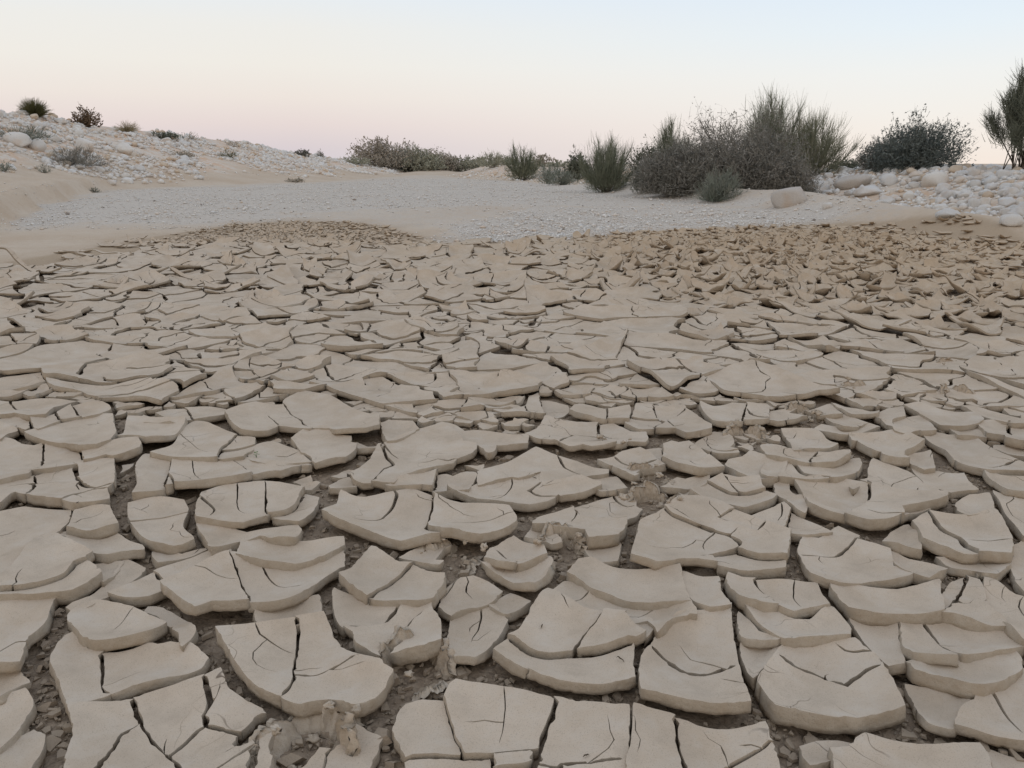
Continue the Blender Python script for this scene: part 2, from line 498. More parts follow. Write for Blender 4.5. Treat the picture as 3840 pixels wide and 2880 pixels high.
def crossing(P):                                          # does the outline run into itself?
    n = len(P)
    A = P; B = np.roll(P, -1, 0)
    def o(ax, ay, bx, by, cx, cy): return (bx - ax) * (cy - ay) - (by - ay) * (cx - ax)
    Ax, Ay, Bx, By = A[:, 0][:, None], A[:, 1][:, None], B[:, 0][:, None], B[:, 1][:, None]
    Cx, Cy, Dx, Dy = A[:, 0][None], A[:, 1][None], B[:, 0][None], B[:, 1][None]
    X = (o(Ax, Ay, Bx, By, Cx, Cy) * o(Ax, Ay, Bx, By, Dx, Dy) < 0) & (o(Cx, Cy, Dx, Dy, Ax, Ay) * o(Cx, Cy, Dx, Dy, Bx, By) < 0)
    return bool(X.any())

def near_on(poly, p):
    A = poly; B = np.roll(poly, -1, 0); D = B - A
    t = np.clip(((p - A) * D).sum(1) / ((D * D).sum(1) + 1e-12), 0, 1)
    Q = A + t[:, None] * D
    d = ((Q - p) ** 2).sum(1)
    i = int(np.argmin(d))
    return i, Q[i], math.sqrt(d[i])

def cut(poly, w, path, wid):
    """split a polygon (with a half crack width per edge) along a path between two points of its outline"""
    path = np.asarray(path, float)
    ins = pip(path[:, 0], path[:, 1], poly)
    k = np.where(ins)[0]
    if len(k) == 0:
        mid = path.mean(0)
        if not pip(np.array([mid[0]]), np.array([mid[1]]), poly)[0]: return None
        core = mid[None]; ea, eb = path[0], path[-1]
    else:
        core = path[k[0]:k[-1] + 1]
        if not ins[k[0]:k[-1] + 1].all(): core = core[ins[k[0]:k[-1] + 1]]
        ea = path[max(k[0] - 1, 0)]; eb = path[min(k[-1] + 1, len(path) - 1)]
    ia, A, _ = near_on(poly, ea); ib, B, _ = near_on(poly, eb)
    if np.linalg.norm(A - B) < 1e-4: return None
    n = len(poly)
    if ia == ib:
        ta = np.linalg.norm(A - poly[ia]); tb = np.linalg.norm(B - poly[ia])
        if ta > tb:
            core = core[::-1]; A, B = B, A; ia, ib = ib, ia
        small = np.vstack([[A], core, [B]])            # A..core..B then straight back along the edge
        p1 = small; w1 = np.array([wid] * (len(core) + 1) + [w[ia]])
        rest = [poly[(ib + 1 + q) % n] for q in range(n)]
        p2 = np.vstack([[B]] + [[r] for r in rest] + [[A], core])
        w2 = np.array([w[ib]] + [w[(ib + 1 + q) % n] for q in range(n)] + [wid] * (len(core) + 1))
        w2[n] = w[ia]
    else:
        def arc(i, j):
            q = []; ws = []
            k_ = (i + 1) % n
            while True:
                q.append(poly[k_]); ws.append(w[k_])
                if k_ == j: break
                k_ = (k_ + 1) % n
            return q, ws
        q1, ws1 = arc(ia, ib)                           # A -> ... -> B
        p1 = np.vstack([[A], q1, [B], core[::-1]])
        w1 = np.array([w[ia]] + ws1 + [wid] * (len(core) + 1))
        q2, ws2 = arc(ib, ia)
        p2 = np.vstack([[B], q2, [A], core])
        w2 = np.array([w[ib]] + ws2 + [wid] * (len(core) + 1))
    res = []
    for p, ww in ((p1, w1), (p2, w2)):
        d = np.linalg.norm(np.roll(p, -1, 0) - p, axis=1)
        keep = d > 1e-4
        p, ww = p[keep], ww[keep]
        if len(p) < 3: return None
        if area(p) < 0: p, ww = p[::-1], np.roll(ww[::-1], -1)
        res.append((p, ww))
    if min(area(p) for p, _ in res) < 1e-4: return None
    if any(crossing(p) for p, _ in res): return None
    return res

def notch(poly, w, path, wid):
    """a crack that dies out inside the plate: a thin wedge open at the outline"""
    path = np.asarray(path, float)
    d0, d1 = near_on(poly, path[0])[2], near_on(poly, path[-1])[2]
    in0 = pip(path[:1, 0], path[:1, 1], poly)[0]; in1 = pip(path[-1:, 0], path[-1:, 1], poly)[0]
    if (in0 and not in1) or (in0 == in1 and d1 < d0): path = path[::-1]
    ins = pip(path[:, 0], path[:, 1], poly)
    k = np.where(ins)[0]
    if len(k) < 2: return None
    core = path[k[0]:]
    if not ins[k[0]:].all(): core = path[k]
    i, A, dA = near_on(poly, path[max(k[0] - 1, 0)])
    if dA > .06: return None
    if np.linalg.norm(core[0] - A) < .012: core = core[1:]
    if len(core) < 2: return None
    full = np.vstack([[A], core])
    T = np.gradient(full, axis=0); T /= np.linalg.norm(T, axis=1)[:, None] + 1e-9
    N = np.stack([-T[:, 1], T[:, 0]], 1)
    s = np.linspace(0, 1, len(full))
    hw = .5 * wid * (1 - s) ** .6 + .0004
    Lf = full + N * hw[:, None]; Rt = full - N * hw[:, None]
    tip = full[-1]
    e = poly[(i + 1) % len(poly)] - poly[i]
    el = np.linalg.norm(e); e = e / (el + 1e-9)
    if el < wid * 1.6: return None
    off = min(max(np.dot(A - poly[i], e), wid * .6), el - wid * .6)
    A = poly[i] + e * off
    a1, a2 = A - e * wid * .5, A + e * wid * .5
    # polygons run counter-clockwise, so the left side of the inward path meets the later outline point
    seq = np.vstack([[a1], Rt[1:-1] if np.dot(N[0], e) > 0 else Lf[1:-1], [tip], (Lf if np.dot(N[0], e) > 0 else Rt)[1:-1][::-1], [a2]])
    p = np.vstack([poly[:i + 1], seq, poly[i + 1:]])
    ww = np.concatenate([w[:i + 1], np.zeros(len(seq) - 1), [w[i]], w[i + 1:]])
    if crossing(p): return None
    return p, ww

def rough_path(A, B, amp, bulge, r):
    L = np.linalg.norm(B - A)
    n = max(4, int(L / .022)); n = min(n, 26)
    t = np.linspace(0, 1, n + 1)
    N = np.array([-(B - A)[1], (B - A)[0]])
    k = r.uniform(0, 100)
    o = bulge * 4 * t * (1 - t) + amp * np.sin(np.pi * t) ** .6 * (vn(t * 3.2 + k, t * 0 + k, 5) + .45 * vn(t * 9 + k, t * 0, 6))
    return A + (B - A) * t[:, None] + N * o[:, None]

def rand_cut(poly, w, wid, r, tries=8, straight=.35):
    c = poly.mean(0)
    d = poly - c
    ev, vec = np.linalg.eigh(np.cov(d.T))
    ax = vec[:, 1] if ev[1] > 1.25 * ev[0] else np.array([math.cos(a := r.uniform(0, math.pi)), math.sin(a)])
    for q in range(tries):
        a = r.normal(0, .30)
        nrm = np.array([ax[0] * math.cos(a) - ax[1] * math.sin(a), ax[0] * math.sin(a) + ax[1] * math.cos(a)])
        dr = np.array([-nrm[1], nrm[0]])
        sd = math.sqrt(ev[1])
        p0 = c + nrm * r.uniform(-.45, .45) * sd
        # crossings of the line with the outline
        f = (poly - p0) @ nrm
        f2 = np.roll(f, -1)
        ii = np.where((f > 0) != (f2 > 0))[0]
        if len(ii) < 2: continue
        tt = f[ii] / (f[ii] - f2[ii])
        X = poly[ii] + (np.roll(poly, -1, 0)[ii] - poly[ii]) * tt[:, None]
        s = (X - p0) @ dr
        neg = s[s < 0]; pos = s[s >= 0]
        if len(neg) == 0 or len(pos) == 0: continue
        A = p0 + dr * neg.max(); B = p0 + dr * pos.min()
        k = 1.0 / (1 + .5 * q)
        path = rough_path(A, B, .11 * k, r.normal(0, .10) * k, r)
        inner = path[1:-1]
        if not pip(inner[:, 0], inner[:, 1], poly).all(): continue
        res = cut(poly, w, path, wid)
        if res is None: continue
        a1, a2 = area(res[0][0]), area(res[1][0])
        if min(a1, a2) < .16 * (a1 + a2): continue
        return res
    return None

TRACE = """D 260,2640 417,2627 521,2607 651,2575 755,2539 775,2532 824,2506 840,2562 853,2588 912,2624 977,2650 1012,2702 1068,2725 1107,2757 1042,2796 1006,2848 996,3005 241,3005 254,2842 273,2777 280,2712
C9 501,2614 511,2659 524,2692 479,2718 449,2744 430,2783 397,2829 365,2868 326,3005
C6 524,2692 547,2731 573,2764 628,2812 677,2868 729,2933 768,3005
C9 765,2529 775,2568 785,2627 768,2666 772,2702 742,2718 690,2764 628,2812
C7 772,2702 840,2721 905,2738 944,2702 983,2666
C6 905,2738 872,2783 925,2764 951,2744
C9 1016,2705 977,2731 957,2751 951,2816 938,2880 931,3005
N6 951,2777 872,2825 781,2878
D 273,2366 306,2409 339,2422 417,2422 495,2412 553,2396 586,2409 635,2402 658,2409 710,2415 742,2435 775,2461 749,2490 703,2506 651,2516 566,2539 495,2555 417,2578 339,2601 254,2617 241,2581 221,2529 199,2477 202,2445 221,2406 247,2379
C5 378,2422 378,2503 378,2555 391,2568 417,2580
D 352,2253 417,2259 482,2266 540,2292 586,2318 615,2331 586,2350 560,2363 495,2376 430,2386 365,2389 319,2379 286,2347 260,2321 260,2305 293,2279
N2 495,2272 456,2314 417,2344
D 540,2266 553,2249 606,2256 658,2288 710,2321 731,2347 706,2386 680,2409 677,2386 671,2353 641,2327 606,2298 566,2275
D 606,2197 658,2178 716,2148 781,2119 846,2093 905,2086 977,2106 1068,2116 1146,2113 1211,2093 1286,2060 1286,2126 1211,2165 1165,2204 1107,2243 1042,2262 944,2272 866,2279 798,2274 736,2298 690,2266 651,2236 619,2217
C6 866,2093 892,2152 908,2191 928,2236 936,2275
N3 729,2137 768,2142 827,2161 895,2168
N4 977,2103 996,2145 1029,2178 1068,2191 1139,2187
D 957,2275 1016,2269 1094,2256 1191,2226 1197,2256 1197,2311 1146,2321 1068,2337 977,2344 964,2314
D 407,2200 456,2184 514,2161 579,2126 651,2103 716,2080 781,2057 846,2034 867,2060 840,2086 768,2109 690,2145 619,2184 553,2207 495,2213 443,2210
C3 579,2126 606,2148 677,2139 697,2152
D 466,2080 540,2106 521,2132 469,2165 417,2197 365,2230 342,2246 306,2262 286,2272 251,2256 273,2243 339,2217 391,2171 423,2139 449,2099
D 316,2106 342,2103 404,2096 459,2090 430,2126 384,2161 368,2148 339,2129
D 173,2018 215,2018 260,2047 339,2086 345,2093 319,2109 371,2155 378,2165 326,2197 273,2220 241,2223 130,2226 0,2239 -195,2275 -195,2191 0,2181 39,2158 78,2119 143,2041
C6 286,2126 247,2165 163,2197 65,2217 -195,2256
D 0,1924 85,1901 182,1907 260,1907 251,1956 221,1989 173,2016 130,2047 98,2086 52,2145 0,2171 -195,2181 -195,1930
N6 -195,2015 0,1995 59,1973
D 283,1917 352,1904 410,1901 426,1930 443,1969 365,1982 254,1979 260,1963 273,1937
D 195,1995 260,1989 326,1989 417,1989 449,1999 482,2021 527,2034 537,2051 501,2051 456,2060 404,2070 352,2064 306,2047 260,2015 228,2005
D 479,1885 553,1875 651,1868 690,1868 706,1898 703,1917 684,1963 723,2002 726,2015 684,2028 651,2031 612,2025 566,2021 534,2002 501,1969 479,1930
C12 482,1950 553,1933 651,1920 710,1914
D 573,2038 625,2041 677,2054 716,2047 768,2038 772,2044 723,2060 651,2073 592,2080 573,2060
D 759,1855 833,1833 912,1823 996,1816 1068,1820 1133,1836 1191,1855 1185,1885 1159,1924 1120,1946 1022,1930 996,1933 912,1960 833,1956 742,1946 736,1937 742,1891
N10 749,1868 788,1898 804,1920 785,1943
N4 892,1826 889,1891 902,1917 928,1927
C6 996,1813 996,1917 1016,1933
C3 1139,1839 1107,1894 1068,1917 1009,1930
D 739,1963 781,1969 820,1973 859,1976 925,1986 996,1976 1042,1973 1113,1969 1126,1989 1107,2018 1022,2015 977,2005 879,2028 794,2047 775,2021 749,1989
D 0,2256 130,2231 202,2223 208,2239 195,2256 176,2308 156,2347 130,2373 98,2406 72,2484 39,2490 -195,2516 -195,2282
N5 98,2415 59,2415 0,2445 -130,2490
D -195,2526 0,2497 39,2480 78,2513 104,2542 52,2562 0,2598 -195,2659
D -195,2666 0,2614 46,2591 91,2578 120,2620 91,2666 59,2712 0,2777 -195,2894
D -195,2920 0,2803 65,2738 117,2712 153,2738 146,2790 117,2842 78,2907 39,3005 -195,3005
D 889,2080 912,2028 977,2021 1068,2018 1172,2028 1286,2021 1286,2051 1237,2077 1172,2099 1107,2113 1042,2109 977,2103
N2 889,2060 957,2057 996,2086 1025,2106
D 1508,2653 1527,2633 1586,2617 1664,2620 1687,2572 1710,2555 1801,2565 1886,2578 1970,2588 2081,2611 2159,2627 2257,2640 2354,2656 2354,2744 2348,2816 2338,2874 2328,3005 1531,3005 1531,2880 1524,2825 1501,2777 1482,2731 1492,2685
C12 2084,2611 2061,2679 2029,2744 2012,2816 1996,2880 1983,3005
C7 1524,2825 1606,2812 1736,2803 1846,2796 2022,2777
C5 1664,2614 1684,2672 1710,2744 1729,2770 1739,2806
C5 1846,2796 1850,2842 1843,2868 1853,3005
C7 1840,2858 1931,2848 2009,2835
C8 2009,2838 2055,2850 2094,2871 2107,2842 2257,2845 2348,2852
N2 1892,2578 1892,2679 1872,2764
D 2380,2653 2452,2669 2560,2692 2612,2718 2690,2738 2768,2738 2840,2728 2866,2721 2879,2770 2901,2816 2915,2880 2927,3005 2348,3005 2358,2855 2371,2816 2377,2744
C6 2533,2685 2540,2764 2556,2829 2572,2880 2582,3005
C5 2888,2790 2807,2822 2729,2855 2677,2907 2582,2965
D 2055,2220 2126,2259 2198,2292 2263,2307 2348,2321 2436,2321 2452,2340 2416,2389 2374,2409 2366,2484 2382,2536 2322,2544 2257,2554 2159,2549 2061,2532 1970,2508 1905,2477 1859,2441 1912,2396 1951,2373 1996,2295
C10 1905,2396 1996,2439 2061,2443 2152,2430 2257,2428 2380,2409
C7 2263,2305 2231,2340 2192,2373 2152,2430
C4 2348,2321 2380,2353 2416,2386
D 2133,2152 2152,2126 2172,2099 2218,2093 2296,2119 2387,2129 2471,2132 2546,2126 2556,2171 2572,2217 2582,2243 2485,2249 2387,2249 2296,2223 2224,2204 2185,2174
D 2120,2172 2185,2179 2218,2209 2296,2230 2387,2256 2485,2258 2582,2253 2602,2282 2608,2300 2560,2305 2504,2327 2465,2363 2452,2337 2432,2318 2380,2318 2322,2314 2257,2301 2198,2288 2133,2259 2068,2223
C4 2218,2209 2165,2243 2107,2269
C6 2218,2207 2289,2262 2354,2298 2384,2321
N2 2478,2256 2426,2282 2380,2301
D 2739,2262 2736,2321 2749,2406 2762,2490 2781,2562 2807,2646 2723,2650 2638,2639 2560,2622 2482,2607 2410,2591 2404,2549 2404,2490 2414,2451 2446,2415 2459,2386 2501,2340 2560,2305 2619,2296 2677,2285
C12 2440,2415 2508,2458 2560,2487 2625,2503 2690,2503 2768,2490
N3 2609,2298 2580,2327 2560,2353 2508,2373 2469,2376
N3 2775,2575 2736,2552 2700,2536
D 1254,2217 1280,2226 1397,2249 1508,2254 1566,2261 1622,2256 1613,2295 1645,2344 1648,2425 1593,2451 1495,2454 1436,2451 1345,2415 1329,2366 1280,2334 1260,2295
C9 1511,2256 1475,2295 1430,2327 1358,2339 1293,2339
C5 1606,2292 1553,2321 1514,2366 1501,2412 1472,2435 1468,2458
D 1697,2279 1749,2266 1801,2257 1840,2249 1866,2272 1902,2311 1866,2373 1814,2425 1778,2453 1716,2445 1677,2451 1677,2386 1687,2334
N4 1801,2256 1804,2288 1791,2334 1772,2360 1765,2379
D 1397,2064 1443,2093 1495,2119 1547,2119 1606,2142 1664,2155 1661,2191 1635,2223 1625,2249 1566,2259 1508,2249 1443,2246 1378,2243 1319,2207 1280,2171 1319,2155 1358,2113
C5 1550,2116 1482,2165 1423,2210 1381,2249
D 1671,2191 1729,2155 1775,2148 1820,2165 1879,2197 1866,2210 1840,2236 1788,2249 1723,2262 1690,2282 1651,2256 1658,2223
N4 1703,2168 1664,2217
D 1840,2246 1872,2226 1915,2200 1986,2233 1957,2256 1902,2279 1872,2266
D 1807,2113 1846,2119 1905,2116 1964,2099 2016,2093 2055,2090 2068,2113 2048,2152 2003,2191 1964,2187 1918,2168 1866,2145 1827,2126
D 1820,2093 1840,2060 1879,2041 1925,2012 1970,2028 2035,2051 2048,2083 2009,2090 1938,2109 1866,2111
C7 1869,2060 1899,2080 1931,2096 1938,2111
D 1215,1940 1260,1904 1280,1852 1352,1872 1410,1875 1488,1862 1540,1846 1619,1868 1671,1891 1729,1907 1801,1914 1905,1924 1931,1956 1934,1976 1886,2002 1801,2028 1749,2028 1697,2015 1619,2015 1505,2038 1443,2018 1391,1995 1332,1979 1280,1969 1241,1956
N9 1492,1865 1469,1904 1410,1940 1319,1948
C7 1625,1865 1619,1917 1599,1969 1632,1995 1671,2028
N4 1905,1946 1820,1963 1684,1966
N2 1547,1849 1540,1917 1508,1969 1436,1995
D 1501,2077 1560,2047 1619,2021 1671,2021 1690,2041 1671,2080 1645,2099 1573,2096
D 1679,1817 1712,1826 1755,1835 1790,1810 1833,1804 1872,1786 1920,1780 1942,1781 2028,1763 2024,1786 2036,1805 2094,1800 2180,1790 2224,1807 2250,1812 2252,1819 2180,1843 2104,1851 2094,1845 2050,1869 1985,1878 1920,1877 1833,1874 1790,1869 1738,1852 1703,1836
C6 2036,1804 1985,1825 2028,1845 2104,1852
N4 1920,1780 1918,1812 1881,1847 1842,1865
D 1998,1956 2018,1934 2076,1912 2146,1888 2232,1860 2298,1841 2354,1819 2410,1830 2441,1834 2419,1873 2397,1891 2389,1908 2345,1927 2345,1969 2317,2003 2267,2010 2211,2019 2198,1986 2107,1990 2050,1956
C8 2152,1886 2180,1910 2215,1919 2276,1925 2347,1927
N8 2298,1839 2324,1860 2354,1873 2397,1867
N5 2157,1891 2163,1912 2141,1943
D 2391,2015 2407,1950 2462,1924 2488,1911 2547,1878 2622,1875 2690,1894 2762,1927 2866,1960 2960,1992 2951,2060 2941,2113 2853,2119 2788,2126 2690,2103 2619,2096 2560,2096 2462,2113 2371,2096
C7 2534,1917 2612,1953 2684,1979 2739,1995 2778,2031 2667,2070 2625,2080 2560,2080 2462,2086 2371,2086
C6 2488,1907 2521,1930 2593,1953 2684,1981
N4 2677,1982 2638,2021 2645,2051
C8 2762,2041 2840,2073 2951,2086
N3 2739,1995 2768,1973
C5 2674,2070 2693,2106
C4 2873,1960 2840,1986 2775,1966 2693,1940
D 3016,2002 3074,2008 3146,1963 3218,2002 3211,2015 3276,2034 3335,2051 3354,2106 3426,2135 3406,2152 3341,2165 3276,2161 3179,2168 3100,2161 3042,2139 3009,2080 2996,2060
C6 2996,2070 3068,2066 3133,2064 3185,2034 3218,2008
D 3345,2054 3406,2080 3485,2103 3553,2119 3524,2139 3485,2152 3432,2142 3361,2106
D 2804,1933 2866,1911 2938,1881 2964,1901 3016,1927 3081,1956 3120,1973 3081,1979 3029,1986 2951,1976 2873,1956
N4 2931,1885 2934,1917 2915,1940
C4 2967,1901 2951,1950 2938,1982
D 2983,1800 3113,1780 3250,1807 3328,1833 3426,1849 3543,1862 3543,1878 3472,1894 3374,1907 3387,1933 3315,1956 3263,1956 3172,1927 3100,1917 3035,1891 3016,1846
C6 3260,1793 3260,1862 3218,1891 3185,1911 3172,1930
C3 3029,1872 3120,1898 3185,1911
N9 3328,1829 3289,1852 3286,1872 3328,1907
N7 3387,1933 3309,1930 3250,1907
D 2733,2155 2781,2165 2830,2168 2912,2168 2977,2168 3065,2171 3081,2210 3110,2262 3009,2275 2977,2285 2925,2266 2853,2262 2775,2243 2729,2191
C9 2833,2165 2846,2191 2899,2230 2915,2266 2912,2292
N3 2980,2165 2980,2223 3009,2266
D 2560,2139 2612,2152 2693,2155 2700,2204 2720,2236 2739,2256 2664,2262 2612,2249 2586,2217 2567,2178
D 2788,2262 2840,2262 2899,2282 2977,2314 3042,2318 3113,2275 3133,2295 3185,2353 3185,2370 3100,2376 3016,2379 2944,2379 2886,2353 2833,2308
D 2772,2279 2804,2305 2840,2347 2886,2363 2925,2376 2853,2379 2785,2370 2775,2321
D 2785,2389 2853,2392 2925,2389 2915,2425 2873,2471 2827,2529 2811,2503 2788,2438
D 2951,2389 3016,2392 3100,2399 3201,2406 3231,2432 3270,2458 3302,2503 3341,2562 3374,2620 3384,2646 3309,2666 3211,2692 3120,2689 3016,2672 2908,2650 2873,2601 2846,2562 2859,2529 2912,2451 2931,2419
C11 2915,2445 2983,2484 3068,2510 3126,2529 3175,2549 3237,2516 3309,2500
N6 3113,2396 3172,2432 3260,2451
D 3126,2171 3179,2184 3263,2200 3367,2210 3458,2194 3524,2178 3520,2217 3533,2249 3533,2285 3472,2298 3361,2301 3276,2298 3185,2282 3146,2243 3117,2197
D 3182,2295 3276,2305 3358,2311 3367,2353 3377,2419 3387,2477 3335,2480 3289,2438 3237,2366 3198,2321
N7 3231,2360 3289,2366 3348,2373
D 3380,2311 3452,2318 3517,2298 3602,2318 3699,2340 3778,2366 3840,2406 3791,2428 3699,2438 3602,2454 3576,2464 3485,2461 3426,2451 3400,2432 3384,2366
C5 3458,2314 3524,2386 3576,2438 3602,2471
D 3540,2217 3576,2171 3615,2145 3667,2171 3686,2217 3706,2269 3765,2321 3771,2340 3667,2327 3576,2301 3524,2292 3543,2279
C6 3628,2148 3615,2191 3563,2262 3537,2288
D 3693,2165 3732,2178 3784,2217 3840,2243 3960,2269 3960,2406 3840,2399 3778,2347 3725,2288 3696,2230
D 3397,2484 3472,2474 3589,2477 3699,2451 3791,2438 3817,2471 3826,2503 3758,2549 3686,2575 3641,2575 3537,2549 3432,2523
D 3400,2549 3472,2562 3556,2575 3638,2581 3628,2627 3595,2679 3576,2705 3491,2692 3458,2646 3426,2594
D 3693,2581 3725,2568 3840,2503 3960,2484 3960,2764 3840,2757 3751,2744 3667,2731 3589,2712 3608,2666 3654,2620
N6 3719,2581 3784,2666 3823,2718 3840,2738
D 3120,2816 3185,2806 3218,2777 3247,2760 3302,2777 3406,2796 3537,2803 3667,2803 3693,2842 3706,2880 3719,3005 3146,3005 3133,2855
N3 3354,2783 3276,2809 3244,2842 3201,2858
D 3712,2786 3771,2803 3840,2822 3960,2829 3960,3005 3732,3005 3725,2842
D 3009,2777 3068,2764 3146,2764 3185,2770 3159,2803 3113,2829 3042,2842 3016,2816
D 3426,1963 3485,1933 3576,1940 3660,1943 3725,1930 3758,1976 3791,2028 3784,2086 3706,2077 3615,2077 3524,2054 3462,2034 3452,1995
C9 3478,1930 3530,1976 3602,2005 3621,2034 3667,2077
N7 3787,2028 3706,2025 3634,2012
D 3517,2086 3602,2088 3706,2085 3778,2093 3784,2106 3732,2145 3667,2132 3576,2113
D 3315,2021 3354,1982 3406,1960 3432,1989 3445,2021 3452,2054 3393,2044
D 3595,1872 3641,1852 3712,1839 3722,1885 3719,1917 3634,1924 3595,1904
D 3725,1826 3797,1849 3960,1859 3960,2015 3840,2002 3784,1930 3758,1885
D 3406,1852 3485,1898 3406,1920 3380,1930 3377,1912
D 3797,2041 3836,2021 3960,2047 3960,2165 3856,2217 3817,2165 3800,2093
D -130,1830 0,1815 87,1789 130,1778 195,1757 278,1737 304,1731 360,1726 423,1726 427,1778 425,1823 404,1836 408,1871 347,1884 286,1888 234,1878 182,1871 95,1852 56,1843 26,1860 0,1882 -130,1912
C8 130,1776 124,1817 98,1854
C10 278,1734 289,1782 312,1815 356,1836 427,1823
C6 230,1880 278,1858 330,1842 408,1836
N5 291,1795 284,1808 299,1832
D -130,1643 0,1643 56,1650 78,1661 126,1664 167,1652 226,1661 286,1665 299,1678 360,1679 434,1671 519,1665 529,1687 525,1700 469,1713 425,1717 399,1713 347,1721 278,1730 195,1750 113,1765 104,1778 65,1786 0,1804 -130,1821
N10 108,1780 87,1756 56,1747 13,1717 -43,1708
C7 165,1650 158,1695 152,1734 108,1767
C5 297,1676 306,1704 312,1728
D 96,1624 143,1612 213,1595 304,1572 369,1556 420,1556 427,1604 434,1630 414,1661 365,1674 299,1677 243,1656 195,1650 167,1645 126,1635
D 482,1569 534,1572 608,1574 686,1576 694,1587 681,1608 651,1635 608,1650 551,1656 499,1645 440,1639 464,1630 473,1604
D 699,1600 729,1580 777,1593 833,1608 890,1628 924,1630 955,1635 946,1674 911,1704 864,1707 812,1709 759,1709 699,1706 651,1706 569,1700 608,1682 651,1665 668,1639 677,1624
C5 890,1626 851,1654 827,1669 816,1697 812,1713
C3 827,1671 890,1667 955,1656
N3 677,1626 712,1652 746,1674 781,1687
D 516,1743 545,1706 577,1710 651,1715 738,1716 825,1716 911,1713 972,1726 1020,1738 1076,1741 1150,1737 1167,1750 1111,1760 1055,1782 1011,1782 963,1791 868,1812 781,1821 694,1830 651,1830 586,1847 499,1856 512,1830 519,1795 514,1760
C8 647,1715 631,1765 618,1804 625,1843
C7 631,1769 647,1786 657,1836
N3 720,1715 725,1760 755,1812
C4 857,1713 907,1747 944,1784 946,1799
D 0,1565 48,1552 100,1548 104,1574 106,1604 95,1608 52,1595 0,1574 -87,1569
D 117,1565 169,1561 208,1550 269,1526 330,1517 382,1515 412,1530 412,1539 360,1556 304,1565 260,1572 230,1580 182,1595 143,1606 130,1600 122,1582
C5 208,1548 221,1565 232,1585
C8 271,1524 289,1543 304,1567
D -130,1491 26,1504 130,1496 286,1504 243,1517 200,1530 169,1556 108,1559 56,1546 0,1552 -130,1565
N7 30,1500 65,1526 122,1535
D 586,1539 629,1524 694,1520 781,1517 868,1530 924,1526 868,1543 803,1554 720,1563 651,1563
C8 694,1517 712,1539 723,1565
D 525,1569 538,1550 608,1561 690,1567 686,1573 534,1569
D -130,1574 0,1580 52,1602 61,1613 26,1622 0,1637 -130,1639
D 847,1552 912,1530 960,1517 1021,1520 1060,1515 1071,1500 1134,1474 1220,1487 1264,1504 1320,1530 1377,1550 1420,1556 1420,1608 1372,1624 1307,1624 1259,1622 1238,1606 1177,1602 1160,1608 1095,1600 1047,1593 1003,1613 960,1615 908,1613 873,1591
C5 1062,1511 1095,1543 1127,1561 1138,1582 1173,1604
N6 1047,1595 1025,1565 1001,1546
D 1429,1582 1459,1572 1502,1576 1546,1580 1559,1595 1568,1606 1520,1630 1481,1645 1455,1650 1440,1626 1435,1604
D 1095,1648 1129,1626 1168,1608 1212,1606 1242,1614 1272,1635 1316,1639 1312,1658 1335,1666 1325,1691 1294,1717 1220,1728 1184,1737 1160,1717 1136,1697 1123,1678
N10 1320,1661 1242,1667 1170,1658
C4 1134,1697 1155,1708 1181,1737
D 934,1708 947,1674 1003,1647 1055,1657 1112,1682 1134,1703 1168,1728 1147,1730 1090,1734 1034,1733 973,1724
N8 1125,1687 1073,1700 1025,1691
D 1316,1650 1338,1645 1377,1658 1416,1661 1448,1658 1429,1667 1372,1669 1329,1667
D 1487,1642 1524,1626 1576,1608 1624,1593 1658,1583 1693,1602 1717,1626 1735,1658 1785,1667 1778,1691 1715,1717 1698,1737 1637,1752 1568,1773 1502,1797 1476,1819 1442,1816 1409,1810 1364,1810 1335,1799 1318,1773 1351,1756 1390,1721 1409,1691 1420,1669 1437,1667 1463,1653
N12 1485,1643 1524,1669 1550,1700 1585,1716
N7 1440,1669 1463,1695 1496,1717
C9 1431,1667 1450,1713 1474,1737 1437,1756 1411,1786
N6 1735,1658 1693,1650 1654,1635
N8 1715,1717 1680,1726 1641,1717 1598,1730 1559,1733
D 1665,1582 1706,1589 1741,1604 1785,1603 1850,1613 1920,1632 1980,1635 1976,1661 1920,1668 1858,1671 1852,1691 1832,1702 1798,1668 1739,1657 1722,1626 1693,1599
D 1446,1829 1481,1821 1507,1804 1568,1784 1637,1773 1672,1770 1698,1778 1763,1760 1785,1778 1767,1804 1754,1833 1733,1833 1676,1828 1637,1834 1585,1826 1524,1828
C4 1637,1771 1631,1804 1620,1834
D 1238,1804 1272,1784 1307,1778 1325,1799 1333,1812 1299,1812 1242,1816
D 1794,1758 1859,1737 1920,1717 1972,1695 2011,1674 2063,1693 2094,1703 2159,1721 2224,1743 2280,1748 2278,1760 2198,1773 2137,1786 2039,1803 2026,1782 2029,1760 1942,1778 1920,1776 1872,1784 1794,1804
C7 2028,1763 2020,1739 2024,1721 2028,1717 2070,1694
N8 2094,1702 2115,1734 2159,1756 2193,1769
D 1972,1628 2007,1608 2033,1587 2046,1565 2094,1578 2163,1585 2241,1582 2250,1587 2298,1582 2332,1595 2367,1613 2421,1613 2428,1639 2419,1652 2354,1650 2328,1653 2306,1663 2259,1674 2219,1676 2185,1667 2137,1674 2102,1661 2081,1652 2028,1648
C8 2245,1580 2245,1613 2254,1639 2280,1656 2311,1661
C7 2098,1663 2107,1652 2150,1622 2198,1626 2250,1635
C4 2250,1611 2289,1630 2315,1635 2330,1652
D 2137,1539 2172,1509 2215,1517 2280,1526 2358,1524 2363,1539 2354,1569 2311,1565 2259,1567 2198,1561 2159,1548
C7 2278,1524 2278,1569
D 1877,1543 1920,1535 1972,1517 1985,1487 2050,1487 2128,1500 2135,1517 2111,1535 2089,1541 2028,1541 1972,1546 1920,1546
C6 1968,1509 1972,1526 1992,1548
C6 2024,1485 2037,1522 2046,1543
